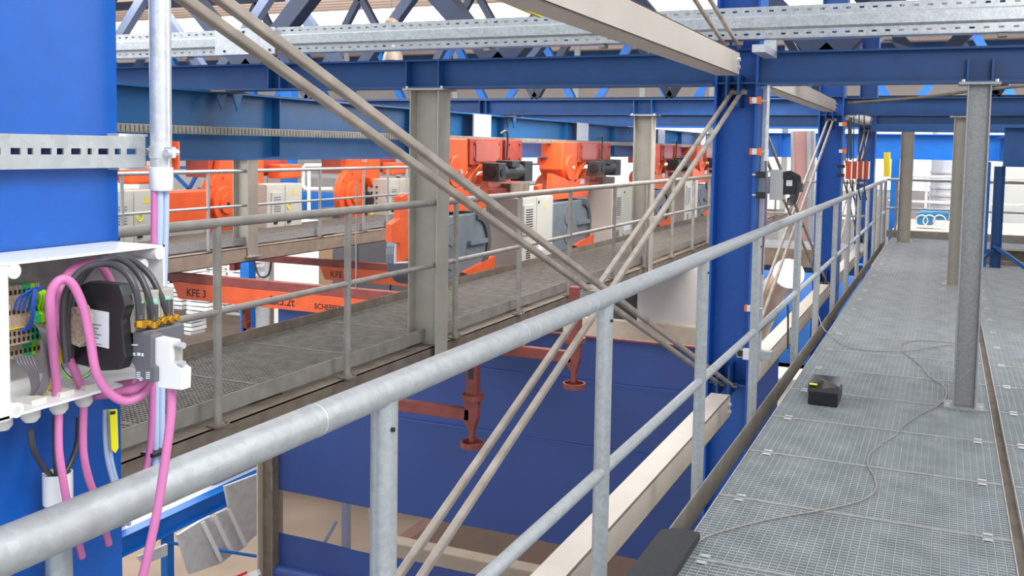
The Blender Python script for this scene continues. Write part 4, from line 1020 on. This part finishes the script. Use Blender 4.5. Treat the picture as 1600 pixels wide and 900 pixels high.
# glands
for i, px_ in enumerate((4, 48, 92, 131)):
    c = at(px_, (668, 660, 640, 624)[i], X=-1.125)
    zz = ZB
    g_ = MB().tube([(-1.125, c.y, zz), (-1.125, c.y, zz - .006)], .012, 6).tube([(-1.125, c.y, zz - .006), (-1.125, c.y, zz - .018), (-1.125, c.y, zz - .024)], [.0125, .0125, .008], 20).build('cable_gland', OFFW, t, shade=True)
    MB().box(-1.14, -1.108, c.y - .012, c.y + .012, ZB + th, ZB + th + .006).build('gland_nut', OFFW, t)
c = at(170, 628, X=-1.14)
MB().tube([(-1.14, c.y, ZB), (-1.14, c.y, ZB - .02), (-1.14, c.y, ZB - .024)], [.0125, .0125, .008], 20).build('grey_gland', CONG, t, shade=True)
G = [at(p_, 650, X=-1.125).y for p_ in (4, 48, 92, 131)]

# terminal blocks on the rail
n = 13
for i in range(n):
    y0 = YL + .006 + i * .0072; green = i >= 9
    m_ = GREENP if i in (9, 10) else (WGRN if i in (11,) else TERM)
    la = 'green and yellow earth terminal on the rail in the junction box' if green and i < 12 else 'beige wiring terminal in the row inside the junction box'
    o = thing('terminal_block', la, 'terminal', (BX0 + .02, y0, 1.30), 'earth terminals' if green and i < 12 else 'beige terminals')
    prof = [(BX0 + .02, 1.30), (BX0 + .045, 1.30), (BX0 + .045, 1.317), (BX0 + .06, 1.322), (BX0 + .06, 1.345), (BX0 + .064, 1.347), (BX0 + .064, 1.358), (BX0 + .06, 1.36), (BX0 + .06, 1.378), (BX0 + .045, 1.384), (BX0 + .045, 1.40), (BX0 + .02, 1.40)]
    MB().prism([(x, y0, z) for x, z in prof], (0, .0066, 0)).build('body', m_, o)
    for z in (1.308, 1.328, 1.338, 1.367, 1.391):
        xx = BX0 + (.0455 if z in (1.308, 1.391) else .0605)
        MB().box(xx, xx + .0006, y0 + .0015, y0 + .005, z - .003, z + .003).build('opening', DARK, o)
    if i in (3, 4, 5, 6, 7): MB().box(BX0 + .0605, BX0 + .063, y0, y0 + .0072, 1.3445, 1.3475).build('jumper', WYEL, o)
o = tag(MB().box(BX0 + .05, BX0 + .072, YL + .003, YL + .011, 1.325, 1.355).build('marker_holder', WHITEP), 'white marker holder at the left end of the terminal row', 'marker')
# wires in the box (X just in front of the terminals)
WX = BX0 + .068
def ctube(pix, r, m_, name, label, catg='cable', group=None, n=12, sm=8):
    return tag(MB().tube([at(a, b, X=x) for a, b, x in pix], r, n, smooth=sm).build(name, m_, shade=True), label, catg, group)
for k in range(4):
    ctube([(22 + k * 7, 484 + k, WX), (28 + k * 7, 468 - k, WX + .004), (44 + k * 4, 455 - k * 2, WX + .012), (60, 450 + k, WX + .01), (70, 450, WX)], .0016, WBLUE, 'blue_wire', 'blue wire arching from the left terminals in the junction box', 'wire', 'blue arching wires', 8)
for k in range(4):
    ctube([(53 + k * 1.5, 452, WX + .016), (50 + k * 1.2, 475, WX + .018), (49 + k, 495, WX + .016), (42 + k * 2, 510, WX + .006), (30 + k * 6, 518 - k * .6, WX)], .0016, WBLUE, 'blue_wire', 'blue wire hanging down across the terminals in the junction box', 'wire', 'blue hanging wires', 8)
for k in range(3):
    ctube([(60 + k * 5, 482, WX - .006), (64 + k * 5, 465, WX + .006), (61 + k * 4, 455, WX + .006), (58 + k * 3, 452, WX - .01)], .0019, WGRN, 'earth_wire', 'green yellow earth wire above the green terminals', 'wire', 'green yellow wires', 8)
ctube([(72, 510, WX), (85, 516, WX + .016), (95, 540, WX + .02), (92, 575, WX + .016), (80, 600, WX + .006), (62, 622, WX - .01)], .0021, WYEL, 'yellow_wire', 'yellow wire bowing down right of the terminals', 'wire', n=8)
for k in range(7):
    ctube([(48 + k * 3, 500 + k * 2, WX), (62 + k * 2.2, 516, WX + .014), (70 + k * 2, 545, WX + .018), (70 + k * 1.5, 580, WX + .014), (58 + k * 2, 612, WX + .006), (38 + k, 628 + k * .8, WX - .01)], .0015, WGRY, 'grey_wire', 'grey wire sweeping down in the bundle below the terminals', 'wire', 'grey bundle wires', 8)
for k in range(6):
    ctube([(24 + k * 5, 556, WX), (30 + k * 5, 570, WX + .008), (45 + k * 3, 585, WX + .01), (50 + k * 2, 610, WX + .004), (44 + k, 630, WX - .01)], .0014, WGRY, 'grey_wire', 'thin grey wire fanning out from the lower terminals', 'wire', 'fanned grey wires', 8)
for k, m_ in enumerate((WBLUE, WHITEP, WGRN)):
    ctube([(92, 560, WX), (100, 580 + k * 2, WX + .004), (115, 592 + k, WX + .004), (135, 588 - k, WX), (146, 576 - k * 2, WX)], .0017, m_, 'core_wire', ('blue', 'white', 'green')[k] + ' core wire curving under the black module', 'wire', n=8)

# black communication module + speckled block
def outl(pix, Y): return [at(a, b, Y=Y) for a, b in pix]
YM = .985
t = thing('bus_module', 'black electronics module with white label and green and blue lights in the junction box', 'electronics module', at(150, 570, Y=YM))
MB().prism(outl([(112, 452), (138, 440), (186, 445), (192, 462), (196, 480), (190, 500), (193, 540), (196, 560), (186, 578), (160, 580), (108, 566)], YM), (0, .02, 0)).build('housing', DARK, t, bevel=.002)
MB().prism(outl([(136, 482), (170, 488), (170, 545), (133, 536)], YM - .0005), (0, .0004, 0)).build('label_plate', STICK, t)
mb = MB()
for k in range(7):
    mb.prism(outl([(140, 505 + k * 5), (158 - (k % 3) * 4, 508 + k * 5), (158 - (k % 3) * 4, 509 + k * 5), (140, 506 + k * 5)], YM - .001), (0, .0004, 0))
mb.build('label_lines', INKG, t)
a = at(196, 500, Y=YM)
xm = a.x
Fz = at(196, 475, X=xm).z; Fb = at(196, 520, X=xm).z
for j in range(3):
    ya = 1.0 + j * .026
    o = MB().box(xm - .05, xm, ya, ya + .025, Fb - .03, Fz + .012).build('front_unit', CONG if False else bpy.data.materials['cabinet_side_grey'], t, bevel=.002)
    for q_, (dy, dz) in enumerate(((.005, 0), (.013, .001), (.007, -.008), (.015, -.007))):
        MB().tube([(xm, ya + dy, Fz - .004 + dz), (xm + .002, ya + dy, Fz - .004 + dz)], .0022, 10).build('indicator_light', (LEDG, LEDG, LEDB, LEDB)[q_], o)
    for dy in (.006, .018):
        MB().tube([(xm, ya + dy, Fb + .008), (xm + .012, ya + dy, Fb + .008), (xm + .014, ya + dy, Fb + .008)], [.0055, .0055, .004], 10).build('brass_coupling', BRASS, o, shade=True)
tag(MB().prism(outl([(104, 482), (128, 478), (135, 495), (134, 515), (138, 528), (124, 543), (104, 535), (100, 510)], .965), (0, .012, 0)).build('speckled_block', CORK, bevel=.001), 'speckled beige perforated block in front of the black module', 'block')

# grey + white bus connector
YG = 1.0
t = thing('grey_bus_connector', 'grey bus connector with printed logo below the brass couplings', 'connector', at(215, 598, Y=YG))
MB().prism(outl([(197, 522), (205, 518), (236, 524), (236, 572), (242, 575), (242, 598), (211, 595), (211, 576), (206, 566), (197, 564)], YG), (0, .022, 0)).build('housing', CONG, t, bevel=.0015)
MB().box(-1.04, -.998, 1.002, 1.082, 1.316, 1.338).build('top_block', CONG, t, bevel=.002)
mb = MB()
for a, b, w_ in ((203, 538, 12), (201, 550, 4), (208, 551, 3), (214, 551, 5), (221, 552, 3)): mb.prism(outl([(a, b), (a + w_, b), (a + w_, b + (2 if w_ > 10 else 5)), (a, b + (2 if w_ > 10 else 5))], YG - .0006), (0, .0004, 0))
for i in range(3):
    for j in range(4): 
        for bx_ in (213, 228): mb.prism(outl([(bx_ + i * 2.2, 581 + j * 3), (bx_ + 1.3 + i * 2.2, 581 + j * 3), (bx_ + 1.3 + i * 2.2, 583 + j * 3), (bx_ + i * 2.2, 583 + j * 3)], YG - .0006), (0, .0004, 0))
mb.build('printing', STICK, t)
c = at(221, 592, Y=YG); MB().tube([(c.x, c.y - .002, c.z), (c.x, c.y + .001, c.z)], .0028, 12).build('screw', GALVB, t)
t = thing('white_plug', 'off-white plug connector clipped on the right of the grey connector', 'plug', at(262, 610, Y=1.03))
MB().prism(outl([(233, 526), (268, 533), (268, 566), (285, 578), (284, 610), (246, 606), (242, 574), (233, 570)], 1.008), (0, .018, 0)).build('housing', WHITEP, t, bevel=.0015)
MB().prism(outl([(268, 534), (279, 536), (279, 572), (268, 566)], 1.014), (0, .008, 0)).build('socket', CABS, t)
for yy in (538, 566):
    a = at(270, yy, Y=1.012); MB().tube([a, a + XA * .018], .0028, 10).tube([a + XA * .012, a + XA * .02], .0042, 10).build('screw', GALVB, t)

# thick cables
ctube([(88, 634, -1.125), (88, 600, -1.115), (83, 545, -1.095), (79, 490, -1.075), (80, 456, -1.07), (95, 437, -1.065), (113, 444, -1.06), (130, 480, -1.055), (141, 530, -1.05), (150, 580, -1.045), (168, 611, -1.04), (195, 627, -1.03), (220, 618, -1.02), (235, 596, -1.015)], .0062, PINK, 'pink_cable', 'thick pink cable looping high in the box and down to the grey connector', n=16)
ctube([(130, 620, -1.125), (124, 596, -1.12), (108, 560, -1.11), (96, 520, -1.10), (91, 480, -1.10), (96, 450, -1.10), (106, 428, -1.115), (125, 414, -1.125), (150, 410, -1.13), (165, 425, -1.135), (175, 445, -1.14)], .0062, PINK, 'pink_cable', 'pink cable rising from the third gland and bending behind the dark cables', n=16)
ctube([(150, 618, -1.12), (168, 616, -1.08), (195, 612, -1.04), (215, 604, -1.02), (226, 593, -1.015)], .0062, PINK, 'pink_cable', 'short pink cable bending up into the grey connector inside the larger loop', n=16)
ctube([(165, 606, -1.12), (190, 600, -1.10), (212, 597, -1.06)], .0055, PINK, 'pink_cable', 'short pink cable stub behind the grey connector', n=14)
for k, pts in enumerate((
    [(104, 566), (99, 510), (103, 458), (128, 422), (163, 412), (192, 422), (212, 452), (219, 500)],
    [(108, 560), (106, 490), (116, 444), (148, 414), (184, 404), (214, 425), (232, 462), (240, 502)],
    [(112, 556), (112, 480), (128, 436), (158, 408), (195, 402), (230, 425), (250, 460), (263, 494)])):
    xs = (-1.09, -1.09, -1.08, -1.07, -1.05, -1.02, -1.002, -.998)
    o = ctube([(a, b, x - k * .006) for (a, b), x in zip(pts, xs)], .0046, BLKC, 'dark_cable', ('lowest', 'middle', 'uppermost')[k] + ' of the three dark cables arching over the black module', n=14)
    a, b = pts[-1]; e = at(a, b, X=-.998 - k * .006); f = at(a, b - 26, X=-1.002 - k * .006)
    MB().tube([e, f], .0062, 12).build('connector_sleeve', BLKC, o, shade=True)
    MB().tube([e - ZA * .009, e], .0062, 10).build('brass_nut', BRASS, o, shade=True)

# cables below the box
ctube([(92, 641, -1.125), (92, 700, -1.115), (98, 745, -1.11), (106, 790, -1.11), (118, 830, -1.13), (128, 870, -1.14)], .0055, PINK, 'pink_cable', 'pink cable dropping from the second gland past the white pipe cap', n=14)
ctube([(131, 624, -1.125), (130, 700, -1.12), (138, 745, -1.12), (152, 785, -1.125), (170, 850, -1.14)], .0055, PINK, 'pink_cable', 'pink cable dropping from the third gland over the blue column', n=14)
ctube([(268, 606, -.965), (267, 650, -.962), (258, 720, -.962), (247, 790, -.965), (236, 845, -.97), (222, 905, -.98), (200, 980, -1.0)], .0062, PINK, 'pink_cable', 'long pink cable hanging from the white plug in front of the railing', n=14)
ctube([(241, 290, -1.155), (241, 340, -1.155), (240, 400, -1.155), (238, 500, -1.155), (238, 620, -1.15), (236, 680, -1.15), (230, 725, -1.15), (220, 755, -1.15), (215, 790, -1.15)], .0052, PINK, 'pink_cable', 'pink cable running down out of the upright conduit sleeve', n=14)
for k, dx in enumerate((0, 9)):
    ctube([(250 + dx, 290, -1.15), (250 + dx, 340, -1.15), (247 + dx, 450, -1.155), (244 + dx, 600, -1.155), (243 + dx, 700, -1.155), (240 + dx, 790, -1.155)], .0054, LBLUE, 'pale_blue_cable', ('left', 'right')[k] + ' pale blue cable running down out of the upright conduit sleeve', n=14)
tag(MB().box(at(231, 700, X=-1.16).x - .006, -1.138, at(231, 706, X=-1.15).y, at(257, 706, X=-1.15).y, at(240, 711, X=-1.15).z, at(240, 705, X=-1.15).z).build('cable_tie', DARK, bevel=.001), 'black cable tie around the pink and pale blue cables', 'cable tie')
for k, dx in enumerate((0, 6)):
    ctube([(164 + dx, 640, -1.14), (164 + dx, 680, -1.14), (168 + dx, 720, -1.14), (180 + dx, 765, -1.14), (196 + dx, 820, -1.14)], .0035, LBLUE, 'pale_blue_cable', ('left', 'right')[k] + ' thin pale blue cable below the grey gland beside the yellow tag', n=12)
t = thing('cable_tag', 'yellow marker tag hanging below the grey gland', 'tag', at(178, 708, X=-1.13))
MB().prism([at(170, 640, X=-1.13), at(182, 639, X=-1.13), at(184, 700, X=-1.13), at(179, 708, X=-1.13), at(173, 702, X=-1.13)], (.002, 0, 0)).build('plate', YELT, t, bevel=.0006)
MB().prism([at(172, 643, X=-1.1275), at(180, 642, X=-1.1275), at(180, 647, X=-1.1275), at(172, 648, X=-1.1275)], (.0005, 0, 0)).build('tie_slot', DARK, t)
ctube([(48, 672, -1.12), (52, 700, -1.125), (66, 728, -1.14), (80, 745, -1.15), (84, 770, -1.15)], .004, BLKC, 'black_cable', 'black cable curving from the second gland into the white pipe cap', n=12)
ctube([(123, 652, -1.16), (121, 690, -1.155), (112, 720, -1.15), (101, 742, -1.15), (97, 765, -1.15)], .004, BLKC, 'black_cable', 'black cable curving from the right into the white pipe cap', n=12)
ctube([(86, 650, -1.16), (86, 700, -1.155), (88, 745, -1.15), (90, 768, -1.15)], .0035, BLKC, 'black_cable', 'black cable going straight down into the white pipe cap', n=12)
c = at(90, 738, X=-1.152)
t = thing('lower_conduit', 'galvanized conduit pipe with white cap standing behind the railing at left', 'conduit', (c.x, c.y, 0))
MB().tube([(c.x, c.y, 0), (c.x, c.y, c.z - .035)], .0185, 24).build('pipe', GALV, t, shade=True)
mb = MB(); n = 28
for (r0, r1) in ((.0205, .0185),):
    oo = circ((c.x, c.y, c.z - .045), r0, XA, YA, n); ii = circ((c.x, c.y, c.z - .045), r1, XA, YA, n)
    vs = oo + ii + [p_ + ZA * .045 for p_ in oo] + [p_ + ZA * .045 for p_ in ii]
    fs = []
    for k in range(n):
        j = (k + 1) % n; fs += [(k, j, 2 * n + j, 2 * n + k), (n + j, n + k, 3 * n + k, 3 * n + j), (2 * n + k, 2 * n + j, 3 * n + j, 3 * n + k)]
    mb.add(vs, fs)
mb.build('cap', WHITEP, t, shade=True)
